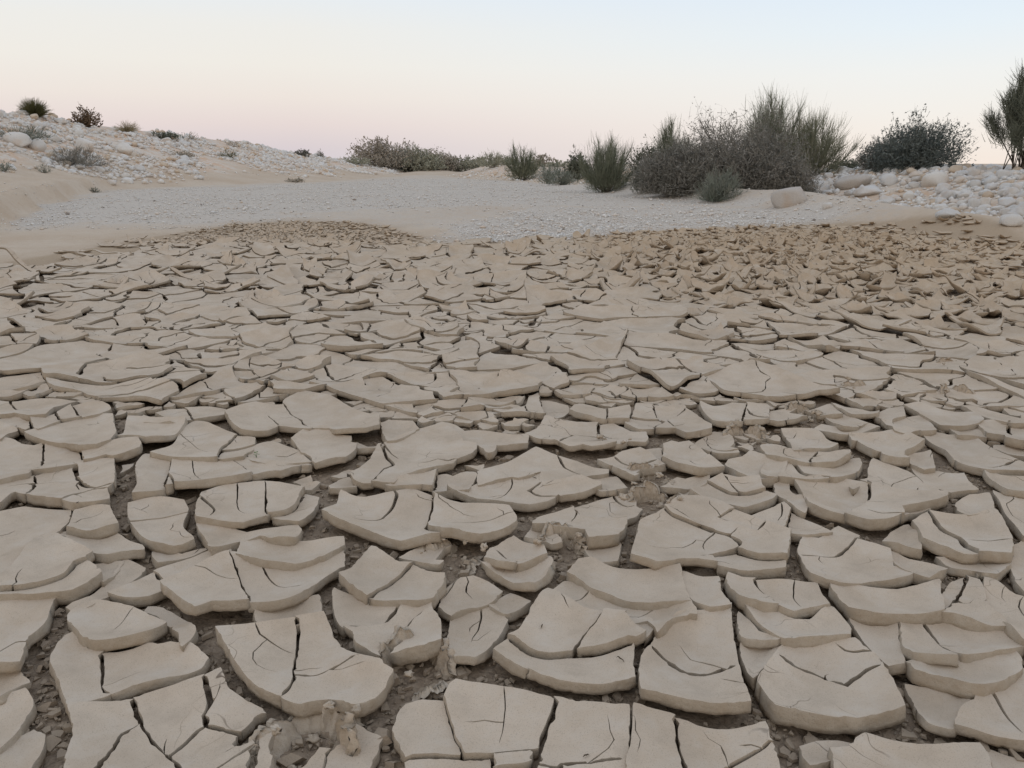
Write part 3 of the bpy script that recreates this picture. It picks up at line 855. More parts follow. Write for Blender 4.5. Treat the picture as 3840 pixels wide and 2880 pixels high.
D 2371,1561 2389,1517 2441,1522 2506,1526 2562,1517 2571,1533 2597,1548 2632,1574 2666,1591 2666,1604 2614,1617 2575,1626 2536,1602 2462,1602 2452,1600 2397,1604 2345,1582
C6 2369,1563 2432,1567 2484,1565 2523,1561 2575,1533
C9 2447,1520 2467,1561 2489,1574 2458,1591 2453,1604
N6 2504,1569 2528,1595 2571,1582
D 2627,1509 2679,1520 2745,1509 2797,1517 2880,1526 2880,1582 2831,1587 2784,1589 2723,1589 2675,1578 2658,1561 2636,1535
C7 2801,1517 2788,1552 2784,1591
C6 2803,1533 2823,1556 2881,1580
D 2599,1654 2636,1628 2679,1608 2723,1613 2745,1630 2753,1652 2736,1665 2768,1674 2771,1682 2693,1687 2649,1676
C3 2640,1626 2671,1661 2714,1674 2771,1674
D 2489,1665 2519,1656 2545,1661 2584,1656 2614,1678 2658,1708 2714,1747 2666,1753 2623,1756 2562,1747 2489,1721 2493,1691
C8 2486,1702 2549,1717 2606,1719 2662,1708
N4 2584,1717 2610,1737 2640,1741
D 2245,1721 2306,1708 2337,1691 2400,1678 2432,1695 2462,1717 2489,1737 2441,1752 2380,1786 2315,1750
C8 2304,1708 2337,1726 2374,1737 2467,1719
D 2421,1674 2480,1669 2480,1691 2476,1721 2454,1704
D 2202,1786 2259,1778 2311,1771 2337,1795 2350,1812 2302,1819 2254,1823 2224,1808
D 2180,2032 2215,2021 2267,2012 2317,2006 2326,2021 2313,2073 2232,2077 2198,2073
C5 2180,2029 2206,2056 2230,2079
D 1972,1999 1998,1962 2046,1962 2068,1973 2094,2003 2102,2021 2068,2025 2024,2016
D 2480,1810 2502,1799 2541,1773 2571,1778 2658,1769 2653,1791 2627,1804 2528,1820
D 2593,1847 2614,1821 2658,1802 2710,1784 2766,1795 2844,1795 2857,1830 2909,1847 2879,1869 2788,1893 2710,1882
C5 2653,1802 2706,1819 2745,1832 2810,1836 2857,1834
C5 2710,1782 2740,1804 2775,1834
D 2723,1734 2736,1713 2788,1708 2814,1687 2880,1706 2914,1708 2949,1725 2936,1760 2896,1782 2844,1784 2771,1769 2751,1752
D 2545,1830 2597,1822 2571,1860 2562,1847
D 2880,1656 2928,1667 2975,1680 3071,1691 3114,1695 3184,1697 3179,1708 3123,1726 3045,1724 2984,1717 2936,1713 2880,1700 2854,1674
C5 3071,1689 3041,1708 3041,1726
D 2932,1608 2988,1608 3054,1611 3097,1639 3140,1663 3106,1674 3054,1676 2980,1674 2967,1648
N4 3058,1611 3023,1630 3015,1645
D 3058,1600 3084,1585 3123,1587 3184,1591 3249,1580 3297,1600 3240,1613 3192,1626 3149,1628 3106,1617
D 3186,1637 3236,1635 3297,1631 3379,1622 3418,1645 3462,1665 3418,1678 3392,1691 3388,1706 3407,1721 3314,1710 3307,1693 3279,1697 3214,1658 3197,1663
D 3405,1691 3444,1689 3488,1687 3501,1717 3505,1737 3470,1739 3422,1726
D 3457,1613 3509,1615 3557,1626 3609,1626 3644,1624 3683,1656 3748,1691 3840,1721 3922,1743 3922,1760 3840,1756 3726,1756 3683,1747 3618,1730 3583,1717 3548,1682 3488,1648
C6 3592,1719 3653,1737 3726,1739 3817,1713
D 2921,1778 2956,1726 2980,1721 3062,1732 3158,1717 3223,1710 3227,1730 3210,1760 3158,1778 3110,1782 3023,1784
C11 2969,1721 3010,1760 3054,1771 3114,1777 3114,1784
D 2880,1713 2906,1709 2952,1724 2928,1752 2915,1778 2880,1778 2854,1760
D 3275,1717 3314,1730 3366,1743 3401,1756 3436,1778 3466,1799 3509,1812 3553,1856 3488,1854 3409,1847 3379,1834 3327,1825 3271,1804 3232,1786 3262,1778 3262,1747
N4 3431,1776 3357,1791 3344,1812
N7 3407,1847 3427,1834 3449,1808
D 3414,1726 3488,1743 3553,1756 3618,1756 3631,1786 3670,1817 3592,1823 3570,1825 3522,1810 3475,1797 3449,1769
D 3692,1760 3748,1778 3840,1791 3922,1799 3922,1843 3840,1839 3783,1830 3735,1804 3696,1778
D 3279,1548 3331,1530 3390,1520 3388,1543 3392,1559 3349,1566 3342,1580 3370,1600 3449,1614 3401,1624 3357,1615
D 3351,1569 3401,1562 3462,1555 3488,1578 3509,1604 3449,1611 3392,1604 3362,1587
D 3392,1520 3444,1511 3531,1530 3596,1537 3653,1539 3687,1565 3661,1582 3592,1587 3531,1582 3462,1552 3436,1539
D 3553,1585 3618,1589 3657,1592 3700,1626 3653,1626 3596,1622
D 3666,1587 3705,1582 3791,1582 3840,1578 3922,1587 3922,1665 3840,1663 3774,1652 3770,1639 3705,1630 3679,1604
C8 3785,1580 3787,1617 3840,1661
D 3605,1522 3683,1526 3791,1556 3922,1582 3791,1582 3735,1569 3661,1543
D 3119,1500 3184,1513 3249,1526 3297,1530 3288,1543 3227,1548 3184,1537 3140,1517
D 3019,1526 3075,1513 3114,1504 3158,1537 3097,1541 3054,1539
D 2880,1578 2893,1535 2945,1530 2975,1522 3023,1548 2988,1565 2932,1576
D 3084,1548 3158,1544 3201,1556 3253,1574 3214,1587 3162,1589 3123,1569
D 3731,1658 3791,1665 3922,1674 3922,1717 3840,1695 3783,1687 3731,1674
D 2906,1799 2958,1799 2958,1823 2984,1847 3015,1843 3023,1878 3019,1908 2923,1847
D 3240,1799 3184,1795 3201,1819 3227,1804
D 814,2383 964,2365 1104,2342 1211,2329 1231,2363 1276,2441 1341,2484 1419,2506 1478,2529 1432,2604 1367,2643 1300,2658 1205,2652 1133,2642 1055,2611 977,2581 938,2552 898,2503 866,2458 833,2412
C8 1113,2337 1117,2386 1107,2451 1100,2510 1100,2549 1081,2581 1045,2620
N3 964,2360 977,2389 1042,2419 1100,2438
N3 866,2454 912,2480 938,2542
C4 1102,2523 1191,2526 1296,2497 1341,2480"""
ZTOP = .050
DROP = .019
DISH = []
def add_dish(poly, pieces, **k):
    DISH.append(dict(outline=poly, pieces=pieces, **k))

for line in TRACE.strip().split('\n'):
    head, *pt = line.split()
    pts = [tuple(map(float, q.split(','))) for q in pt]
    if head == 'D':                                       # the lip towards the camera stands a little higher than the far edge
        vs_ = [v for _, v in pts]
        v0_, v1_ = min(vs_), max(vs_)
    W = np.array([plan(u, v, .053 - DROP * min(1, max(0, (v1_ - v) / (v1_ - v0_)))) for u, v in pts])
    if head == 'D':
        poly = smooth_line(W, True, .02)
        if area(poly) < 0: poly = poly[::-1]
        add_dish(poly, [(poly, np.full(len(poly), -.0045))], traced=True)
    else:
        wid = float(head[1:]) * .00125
        dd = DISH[-1]
        path = smooth_line(W, False, .015, 70)
        kk = np.arange(len(path))
        path = path + .0016 * np.stack([vn(path[:, 0] * 60, path[:, 1] * 60, 71), vn(path[:, 0] * 60, path[:, 1] * 60, 72)], 1)
        new = []
        done = False
        # the piece that holds most of the path
        sc = [int(pip(path[:, 0], path[:, 1], p).sum()) for p, _ in dd['pieces']]
        best = int(np.argmax(sc))
        for i, (p, ww) in enumerate(dd['pieces']):
            if (head[0] == 'C' and sc[i] >= 2) or i == best:
                res = cut(p, ww, path, wid / 2) if head[0] == 'C' else notch(p, ww, path, wid)
                if res is None:
                    print('NOCUT', len(DISH) - 1, head)
                    new.append((p, ww))
                elif head[0] == 'C': new += res
                else: new.append(res)
            else:
                new.append((p, ww))
        dd['pieces'] = new

# thin cracks that run in from the edges and die out
r2_ = np.random.default_rng(41)
for dd in DISH:
    out = []
    for q, qw in dd['pieces']:
        for _ in range(3):
            if area(q) > .007 and r2_.random() < .55:
                i = int(r2_.integers(len(q))); A = q[i]
                B = q.mean(0) + r2_.normal(0, .35, 2) * math.sqrt(area(q))
                B = A + (B - A) * r2_.uniform(.4, 1.0)
                if np.linalg.norm(B - A) < .03: continue
                res = notch(q, qw, rough_path(A, B, .10, r2_.normal(0, .14), r2_)[1:], float(r2_.choice([.0014, .002, .0032])))
                if res is not None: q, qw = res
        out.append((q, qw))
    dd['pieces'] = out

# ------------------------------------------------------------------ the rest of the bed breaks up the same way, plate by plate, where nothing is traced
GX0, GY0, GS = -3.0, .2, .008
GNX, GNY = 750, 400
MASK = np.zeros((GNY, GNX), bool)
gx = GX0 + (np.arange(GNX) + .5) * GS; gy = GY0 + (np.arange(GNY) + .5) * GS
def raster(poly, M):
    x0, y0 = poly.min(0); x1, y1 = poly.max(0)
    i0, i1 = max(0, int((x0 - GX0) / GS)), min(GNX, int((x1 - GX0) / GS) + 2)
    j0, j1 = max(0, int((y0 - GY0) / GS)), min(GNY, int((y1 - GY0) / GS) + 2)
    if i1 <= i0 or j1 <= j0: return
    X, Y = np.meshgrid(gx[i0:i1], gy[j0:j1])
    M[j0:j1, i0:i1] |= pip(X, Y, poly)
for d_ in DISH: raster(d_['outline'], MASK)
# plates keep clear of the traced ones, and the broad open cracks between those stay open
def grow(M, n):
    for _ in range(n):
        Q = M.copy()
        Q[1:] |= M[:-1]; Q[:-1] |= M[1:]; Q[:, 1:] |= M[:, :-1]; Q[:, :-1] |= M[:, 1:]
        M = Q
    return M
KEEP = grow(MASK, 2)

def overlap(poly):
    x0, y0 = poly.min(0); x1, y1 = poly.max(0)
    if x1 < GX0 or y1 < GY0 or x0 > GX0 + GNX * GS or y0 > GY0 + GNY * GS: return 0.0
    n = 14
    X, Y = np.meshgrid(np.linspace(x0, x1, n), np.linspace(y0, y1, n))
    X = np.append(X.ravel(), poly[:, 0]); Y = np.append(Y.ravel(), poly[:, 1])
    ins = pip(X, Y, poly); ins[n * n:] = True
    X, Y = X[ins], Y[ins]
    i = ((X - GX0) / GS).astype(int); j = ((Y - GY0) / GS).astype(int)
    ok = (i >= 0) & (i < GNX) & (j >= 0) & (j < GNY)
    return float((KEEP[np.clip(j, 0, GNY - 1), np.clip(i, 0, GNX - 1)] & ok).sum()) / max(1, len(X))

def flake(x, y):                                         # 0 = big dished plates, 1 = small strongly curled flakes
    a = sst(-.35, .75, (x - 1.0) * .62 + (y - 5.45) * .78 + .5 * vn(x * .7, y * .7, 61)) * sst(.2, 1.3, x)
    b = sst(9.2, 11.0, y + .5 * vn(x, y, 62)) * sst(-.2, -1.4, x)
    return max(a, b)

def size_at(x, y):
    f = flake(x, y)
    big = .13 + .05 * float(vn(x * .8, y * .8, 63))
    if y > 3.0: big *= 1.15 + .75 * sst(3.0, 5.5, y)
    small = (.032 + .020 * (1 - sst(5, 8, y)) + .018 * float(vn(x * 1.5, y * 1.5, 64))) * (1 if x > 0 else .42)
    small *= 1 - .4 * float(sst(9, 12, y))
    return big * (1 - f) + small * f, f

def grow_bed():
    r = np.random.default_rng(23)
    stack = [(REGION.copy() if area(REGION) > 0 else REGION[::-1].copy(), None)]
    p = stack[0][0]
    stack = [(p, np.full(len(p), .01))]
    while stack:
        p, ww = stack.pop()
        a = area(p)
        c = p.mean(0)
        sz, f = size_at(float(c[0]), float(c[1]))
        sz *= math.exp(r.normal(0, .35)) if a < 3 * sz else 1
        ov = overlap(p)
        if ov > .985: continue
        if ov > .012:
            if a < .0022: continue
            wid = .004
        if abs(c[0]) > .70 * max(c[1], 0) + 1.1 and a < .6: continue
        if ov > .012: pass
        elif a <= sz:
            if c[1] > 7:
                de = float(dseg(c[None], MUD_EDGE)[0])
                if r.random() > .15 + .85 * sst(-.1, 1.5, de + .5 * vn(float(c[0]) * 1.2, float(c[1]) * 1.2, 66)): continue
            yield p, ww, f, c, a
            continue
        else:
            wid = math.sqrt(min(a, .3)) * r.uniform(.022, .070) * (1 - .5 * f)
        res = rand_cut(p, ww, wid * .5, r)
        if res is None:
            if a < 2.2 * sz and ov <= .012: yield p, ww, f, c, a
            continue
        stack += res

rr_ = np.random.default_rng(99)
for p, ww, f, c, a in grow_bed():
    if a < .0018: continue
    pieces = [(p, ww)]
    target = a if f > .6 else a * rr_.uniform(.25, .75)
    if a < .02: target = a
    k = 0
    while k < len(pieces) and len(pieces) < 9:
        q, qw = pieces[k]
        if area(q) > target:
            res = rand_cut(q, qw, rr_.choice([.0015, .003, .005, .008]), rr_)
            if res is not None:
                pieces[k:k + 1] = res
                continue
        k += 1
    out = []
    for q, qw in pieces:
        if rr_.random() < (.5 if f < .5 else .2) and area(q) > .012 and c[1] < 8:
            i = rr_.integers(len(q)); A = q[i]
            B = q.mean(0) + rr_.normal(0, .25, 2) * math.sqrt(area(q))
            B = A + (B - A) * rr_.uniform(.5, 1.1)
            res = notch(q, qw, rough_path(A, B, .1, rr_.normal(0, .12), rr_)[1:], rr_.uniform(.003, .008))
            if res is not None: q, qw = res
        out.append((q, qw))
    add_dish(p, out, traced=False, f=f)
for i_, d_ in enumerate(DISH):
    if d_['traced']:
        a0 = area(d_['outline']); a1 = sum(area(p) for p, _ in d_['pieces'])
        if abs(a0 - a1) > .04 * a0: print('AREA', i_, a0, [round(area(p), 4) for p, _ in d_['pieces']], seen(*d_['outline'].mean(0), .06))
print('dishes', len(DISH), 'pieces', sum(len(d['pieces']) for d in DISH))

# ------------------------------------------------------------------ from outline to plate
def resample(poly, w, s):
    P, Wd = [], []
    n = len(poly)
    for i in range(n):
        a, b = poly[i], poly[(i + 1) % n]
        L = np.linalg.norm(b - a)
        k = max(1, int(round(L / s)))
        for q in range(k):
            P.append(a + (b - a) * q / k); Wd.append(w[i] if q else max(w[i], w[i - 1]) if min(w[i], w[i - 1]) > 0 else min(w[i], w[i - 1]))
    return np.array(P), np.array(Wd)

def thin(P, Wd, s):                                       # drop points that crowd each other
    keep = [0]
    for i in range(1, len(P)):
        if np.linalg.norm(P[i] - P[keep[-1]]) > s or Wd[i] == 0: keep.append(i)
    return P[keep], Wd[keep]

def crosses(P):
    A = P; B = np.roll(P, -1, 0)
    def o(ax, ay, bx, by, cx, cy): return (bx - ax) * (cy - ay) - (by - ay) * (cx - ax)
    Ax, Ay, Bx, By = A[:, 0][:, None], A[:, 1][:, None], B[:, 0][:, None], B[:, 1][:, None]
    Cx, Cy, Dx, Dy = A[:, 0][None], A[:, 1][None], B[:, 0][None], B[:, 1][None]
    X = (o(Ax, Ay, Bx, By, Cx, Cy) * o(Ax, Ay, Bx, By, Dx, Dy) < 0) & (o(Cx, Cy, Dx, Dy, Ax, Ay) * o(Cx, Cy, Dx, Dy, Bx, By) < 0)
    return np.argwhere(np.triu(X))

def unloop(P):                                            # snip the small loops an offset outline makes at tight corners
    for _ in range(24):
        c = crosses(P)
        if len(c) == 0: return P
        n = len(P)
        sep = c[:, 1] - c[:, 0]
        sep2 = np.minimum(sep, n - sep)
        k = int(np.argmin(sep2))
        if sep2[k] > n * .3 or n < 8: return None
        i, j = c[k]
        if sep[k] <= n - sep[k]: P = np.vstack([P[:i + 1], P[j + 1:]])
        else: P = P[i + 1:j + 1]
    return None

def inset(P, d):
    T = np.roll(P, -1, 0) - np.roll(P, 1, 0)
    T /= np.linalg.norm(T, axis=1)[:, None] + 1e-9
    N = np.stack([-T[:, 1], T[:, 0]], 1)                  # inward for counter-clockwise
    return P + N * np.asarray(d)[:, None] if np.ndim(d) else P + N * d

def plate_mesh(poly, w, dish, prm, r):
    dist = prm['dist']
    s = prm['s']
    P, Wd = resample(poly, w, s)
    P, Wd = thin(P, Wd, s * .45)
    for hx, hy, hr in HOLES:                              # plates stop at the old hoof holes
        q = P - [hx, hy]; l = np.linalg.norm(q, axis=1)
        k_ = l < hr
        if k_.any() and not k_.all() and np.linalg.norm(P.mean(0) - [hx, hy]) > hr: P[k_] = [hx, hy] + q[k_] / (l[k_] + 1e-6)[:, None] * hr
    if len(P) < 4: return None
    jit = prm['jag'] * (vn(P[:, 0] * 70, P[:, 1] * 70, 81) + .6 * vn(P[:, 0] * 190, P[:, 1] * 190, 82))
    jit = np.where(Wd == 0, jit * .25, jit)
    Wv = Wd * (1 + .35 * vn(P[:, 0] * 9, P[:, 1] * 9, 83))
    base = None
    for k in (1, .6, .3, 0):
        Q = inset(P, (Wv + .6 * np.abs(jit) + jit * .6) * k)
        Q = unloop(Q)
        if Q is not None and len(Q) > 4 and area(Q) > .3 * area(P):
            base = Q; break
    if base is None: return None
    P = base
    nb = len(P)
    # interior points
    x0, y0 = P.min(0); x1, y1 = P.max(0)
    gs = s * 1.7
    ny = int((y1 - y0) / (gs * .87)) + 1
    pts = []
    for j in range(ny):
        xs = np.arange(x0 + (gs * .5 if j % 2 else 0), x1, gs)
        pts.append(np.stack([xs, np.full(len(xs), y0 + j * gs * .87)], 1))
    I = np.vstack(pts) if pts else np.zeros((0, 2))
    I = I + r.uniform(-.18, .18, I.shape) * gs
    if len(I): I = I[pip(I[:, 0], I[:, 1], P)]
    if len(I): I = I[dseg(I, P) > .55 * s]
    allp = np.vstack([P, I])
    vv, ee, ff, ov, oe, of = delaunay_2d_cdt([Vector((float(a), float(b))) for a, b in allp], [], [list(range(nb))], 1, 1e-7)
    if len(vv) != len(allp): return None
    mp = [None] * len(vv)
    for k, o_ in enumerate(ov):
        if not o_: return None
        mp[k] = o_[0]
    tri = np.array([[mp[a] for a in f_] for f_ in ff if len(f_) == 3], int)
    if len(tri) == 0: return None
    A3 = allp[tri]; sg = (A3[:, 1, 0] - A3[:, 0, 0]) * (A3[:, 2, 1] - A3[:, 0, 1]) - (A3[:, 1, 1] - A3[:, 0, 1]) * (A3[:, 2, 0] - A3[:, 0, 0])
    tri[sg < 0] = tri[sg < 0][:, ::-1]
    # heights
    out = dish['outline']; R = dish['R']; H = dish['H']
    cen = prm['cen']
    def zf(Q):
        d = dseg(Q, out)
        u = np.clip(1 - d / R, 0, 1)
        hv = H * np.clip(.85 + .45 * vn(Q[:, 0] * prm['hn'] + dish['k'], Q[:, 1] * prm['hn'], 91), .05, 1.7)
        hv = hv * (1 + prm['kb'] * np.clip((Q[:, 1] - dish['cen'][1]) / dish['eq'], -1.1, 1.3))
        z = hv * (.80 * u ** 1.8 + .26 * np.clip(np.linalg.norm(Q - dish['cen'], axis=1) / dish['eq'], 0, 1.25) ** 2.3)
        dp = dseg(Q, P)
        z = z + prm['h2'] * np.clip(1 - dp / (.5 * R + .005), 0, 1) ** 2.5
        if dish['traced']: z = z - DROP * ((Q[:, 1] - out[:, 1].min()) / (out[:, 1].max() - out[:, 1].min()) - .45)
        z = z + (Q - cen) @ prm['tilt'] + prm['dz']
        z = z + prm['wob'] * fbm(Q[:, 0] * 7, Q[:, 1] * 7, 95, 3)
        if prm['roll'] is not None:
            ax, r0, u0 = prm['roll']
            uu = np.maximum(np.abs((Q - cen) @ ax) - u0, 0)
            z = z + r0 * (1 - np.cos(np.minimum(uu / r0, 1.5)))
        return z
    t = prm['t']
    zb = prm['zb'] + t
    Q = allp
    z = zf(Q)
    V3 = np.column_stack([Q, z])
    fn = np.cross(V3[tri[:, 1]] - V3[tri[:, 0]], V3[tri[:, 2]] - V3[tri[:, 0]])
    N = np.zeros_like(V3)
    for k_ in range(3): np.add.at(N, tri[:, k_], fn)
    N[:, 2] = np.maximum(N[:, 2], .5 * np.hypot(N[:, 0], N[:, 1]) + 1e-9)
    N /= np.linalg.norm(N, axis=1)[:, None]
    dome = dish.get('dome', 0)
    Top = np.column_stack([Q, zb + z])
    tv = t * (1 + .16 * vn(Q[:, 0] * 22, Q[:, 1] * 22, 96))
    Bot = Top - N * tv[:, None]
    g_ = prm['ground']                                    # thick mud stands on the floor; thin flakes lift off it
    Low = np.column_stack([Q, prm['zb'] - .004 + prm['undercut'] * np.maximum(z, 0)])
    Bot = np.where(Low[:, 2:] < Bot[:, 2:], Bot * (1 - g_) + Low * g_, Bot)
    rim = np.arange(nb)
    T2 = np.roll(P, -1, 0) - np.roll(P, 1, 0); T2 /= np.linalg.norm(T2, axis=1)[:, None] + 1e-9
    Nin = np.stack([-T2[:, 1], T2[:, 0]], 1)
    V = [Top]
    F = [tri]; FM = [np.zeros(len(tri), int)]
    fr = prm['rings']
    ids = []
    base_i = len(Top)
    for k, (dep, off, nzk) in enumerate(fr):
        row = Top[:nb] * (1 - dep) + Bot[:nb] * dep
        oo = off * t + nzk * (vn(P[:, 0] * 55 + 9 * k, P[:, 1] * 55 - 5 * k, 97) + .5 * vn(P[:, 0] * 140, P[:, 1] * 140 + k, 98))
        row = row.copy(); row[:, :2] += Nin * oo[:, None]
        V.append(row)
        ids.append(base_i + k * nb + rim)
    nside = base_i + len(fr) * nb
    Bi = Bot[nb:]
    V.append(Bi)
    quads = []
    for a, b in zip(ids[:-1], ids[1:]):
        quads.append(np.stack([a, b, np.roll(b, -1), np.roll(a, -1)], 1))
    bm = np.concatenate([ids[-1], nside + np.arange(len(Bi))])
    bt = bm[tri][:, ::-1]
    return np.vstack(V), tri, np.vstack(quads), bt

CLOD_AT = [(1570, 2512, .082), (1190, 2800, .085), (2105, 2060, .062), (1690, 2105, .052), (2440, 1895, .060), (2425, 1808, .050), (2786, 1650, .062), (3002, 1568, .060), (3215, 1475, .055),
           (3585, 1497, .068), (3570, 1392, .060), (2300, 1688, .045)]
HOLES = []
for u_, v_, r_ in CLOD_AT:
    a_ = plan(u_, v_, .0)
    HOLES.append((a_[0], a_[1] - .02, r_))
PLATES = []                                              # every plate of the bed: mesh data and facts for its label
r3 = np.random.default_rng(5)
for di, d in enumerate(DISH):
    out = d['outline']
    c = out.mean(0)
    x, y = float(c[0]), float(c[1])
    A = abs(area(out))
    f = flake(x, y) if not d['traced'] else 0.0
    dist = max(.9, math.hypot(x, y))
    d['k'] = r3.uniform(0, 50)
    d['cen'] = c
    eq = math.sqrt(A / math.pi)
    d['eq'] = eq
    small = A < .02
    mid = float(sst(2.6, 5.5, y)) * (1 - f)
    d['R'] = (.92 + .2 * r3.random()) * eq if f < .5 else eq * r3.uniform(.7, 1.05)
    d['H'] = (.025 + .012 * (0 if d['traced'] else float(sst(2.6, 4.2, y))) + .020 * float(sst(4.8, 7.5, y)) * (1 - f) + .011 * f) * (r3.uniform(.6, 1.35) if y < 4.5 else r3.uniform(.35, 1.5)) * min(1, (eq / .16) ** .6 if f < .5 else (eq / .07) ** .7)
    t0 = .023 * (1 - mid) + .018 * mid
    t0 = t0 * (1 - f) + .010 * f
    if small and f < .5: t0 *= .8
    if y > 7: d['H'] *= .35 + .65 * sst(0, 2.2, float(dseg(c[None], MUD_EDGE)[0]))
    if y > 9 and x < 0: t0 *= .55
    s = float(np.clip(.0065 * dist, .008, .05))
    if f > .5: s = max(min(s, .22 * eq), .018)
    for pi_, (p, ww) in enumerate(d['pieces']):
        pa = abs(area(p))
        if pa < .0012: continue
        pc = p.mean(0)
        zb = float(land(pc[0], pc[1])) - .004
        step = r3.normal(0, .006) if len(d['pieces']) > 1 else 0
        tl = r3.normal(0, .012 + .036 * f, 2)
        if small: tl *= 1.6
        tl[1] += .02 * f + .02 * float(sst(8.5, 10.5, y))
        roll = None
        if f > .35 and y > 5.6 and r3.random() < .30:
            a_ = r3.uniform(0, math.pi)
            roll = (np.array([math.cos(a_), math.sin(a_)]), eq * r3.uniform(.8, 1.4), eq * r3.uniform(.1, .6))
        elif f <= .35 and y > 4.5 and r3.random() < .12:
            a_ = r3.uniform(0, math.pi)
            roll = (np.array([math.cos(a_), math.sin(a_)]), eq * r3.uniform(.8, 1.4), eq * r3.uniform(.3, .7))
        lower = -.012 if (small and not d['traced'] and y < 3 and r3.random() < .6) else 0
        prm = dict(kb=r3.uniform(.1, .65) * (1 - .8 * f) * float(sst(4.2, 6.5, y)), dist=dist, s=s, jag=min(.003, .05 * math.sqrt(pa)) if dist < 4 else .004, cen=pc, hn=2.6 / max(.12, eq * 2), h2=r3.uniform(.001, .006) * (1 + .6 * f), tilt=tl,
                   dz=step + lower + r3.uniform(0, .006), wob=.004 * (1 - .3 * f), roll=roll, ground=float((1 - sst(4.5, 7.5, dist)) * (1 - f)) * r3.uniform(.0, .4), undercut=r3.choice([.05, .15, .35, .6]), t=t0 * r3.uniform(.85, 1.15), zb=zb,
                   rings=[(0.0, 0, 0), (.05, -.018, .0002), (.36, -.005, .0009), (.70, .02, .0014), (1.0, .07, .0020)] if dist < 3.3 else
                         ([(0.0, 0, 0), (.5, -.01, .0012), (1.0, .06, .002)] if dist < 6 else [(0.0, 0, 0), (1.0, .06, 0)]))
        res = plate_mesh(p, ww, d, prm, r3)
        if res is None:
            prm['jag'] = 0
            res = plate_mesh(p, ww * .2, d, prm, r3)
        if res is None:
            print('LOST', di, d['traced'], pa, pc)
            continue
        V, tri, quad, bt = res
        u, v, dep = seen(pc[0], pc[1], ZTOP)
        inf = (-60 < u < 3900) and (-60 < v < 2950) and dep > .2
        PLATES.append(dict(V=V, tri=tri, quad=quad, bt=bt, c=(float(pc[0]), float(pc[1]), zb), a=pa, dish=di, u=float(u), v=float(v), inf=inf,
                           score=pa * math.sin(math.atan2(1.0, dist)) / dist ** 2 if inf else -1, poly=p, f=f, npieces=len(d['pieces']), traced=d['traced'], roll=roll is not None, H=d['H'], eq=eq,
                           rise=float(V[:len(tri) and len(V), 2].max() - zb)))
print('plates', len(PLATES), 'verts', sum(len(p['V']) for p in PLATES))

def plate_me(name, V, tri, quad, bt):
    me = bpy.data.meshes.new(name)
    nt_, nq, nb_ = len(tri), len(quad), len(bt)
    me.vertices.add(len(V)); me.vertices.foreach_set('co', np.ascontiguousarray(V, np.float32).ravel())
    li = np.concatenate([tri.ravel(), quad.ravel(), bt.ravel()]).astype(np.int32)
    me.loops.add(len(li)); me.loops.foreach_set('vertex_index', li)
    st = np.concatenate([np.arange(nt_) * 3, nt_ * 3 + np.arange(nq) * 4, nt_ * 3 + nq * 4 + np.arange(nb_) * 3]).astype(np.int32)
    me.polygons.add(len(st)); me.polygons.foreach_set('loop_start', st)
    mi = np.concatenate([np.zeros(nt_), np.ones(nq + nb_)]).astype(np.int32)
    me.update(calc_edges=True)
    me.materials.append(M_TOP); me.materials.append(M_SIDE)
    me.polygons.foreach_set('material_index', mi)
    me.polygons.foreach_set('use_smooth', np.ones(len(st), bool))
    return me

order = sorted(range(len(PLATES)), key=lambda i: -PLATES[i]['score'])
SOLO = [i for i in order if PLATES[i]['score'] > 0][:300]
solo = set(SOLO)
for rank, i in enumerate(SOLO):
    p = PLATES[i]
    c = p['c']
    V = p['V'] - np.array(c)
    me = plate_me('mud_plate', V, p['tri'], p['quad'], p['bt'])
    p['obj'] = link('mud_plate', me, loc=c, label='curled plate of dried mud', cat='mud plate', group='plates of the cracked mud bed')
Vs, Ts, Qs, Bs, off = [], [], [], [], 0
for i, p in enumerate(PLATES):
    if i in solo: continue
    Vs.append(p['V']); Ts.append(p['tri'] + off); Qs.append(p['quad'] + off); Bs.append(p['bt'] + off); off += len(p['V'])
me = plate_me('mud_flakes', np.vstack(Vs), np.vstack(Ts), np.vstack(Qs), np.vstack(Bs))
link('mud_flakes', me, label='countless small curled flakes of dried mud covering the far bed', cat='mud flakes', kind='stuff')

# ------------------------------------------------------------------ crumpled mud pushed up round old hoof holes
def grid_faces(nu, nv, o=0, closed=False):
    i = np.arange(nu * nv).reshape(nv, nu) + o
    return np.stack([i[:-1, :-1], i[:-1, 1:], i[1:, 1:], i[1:, :-1]], -1).reshape(-1, 4)

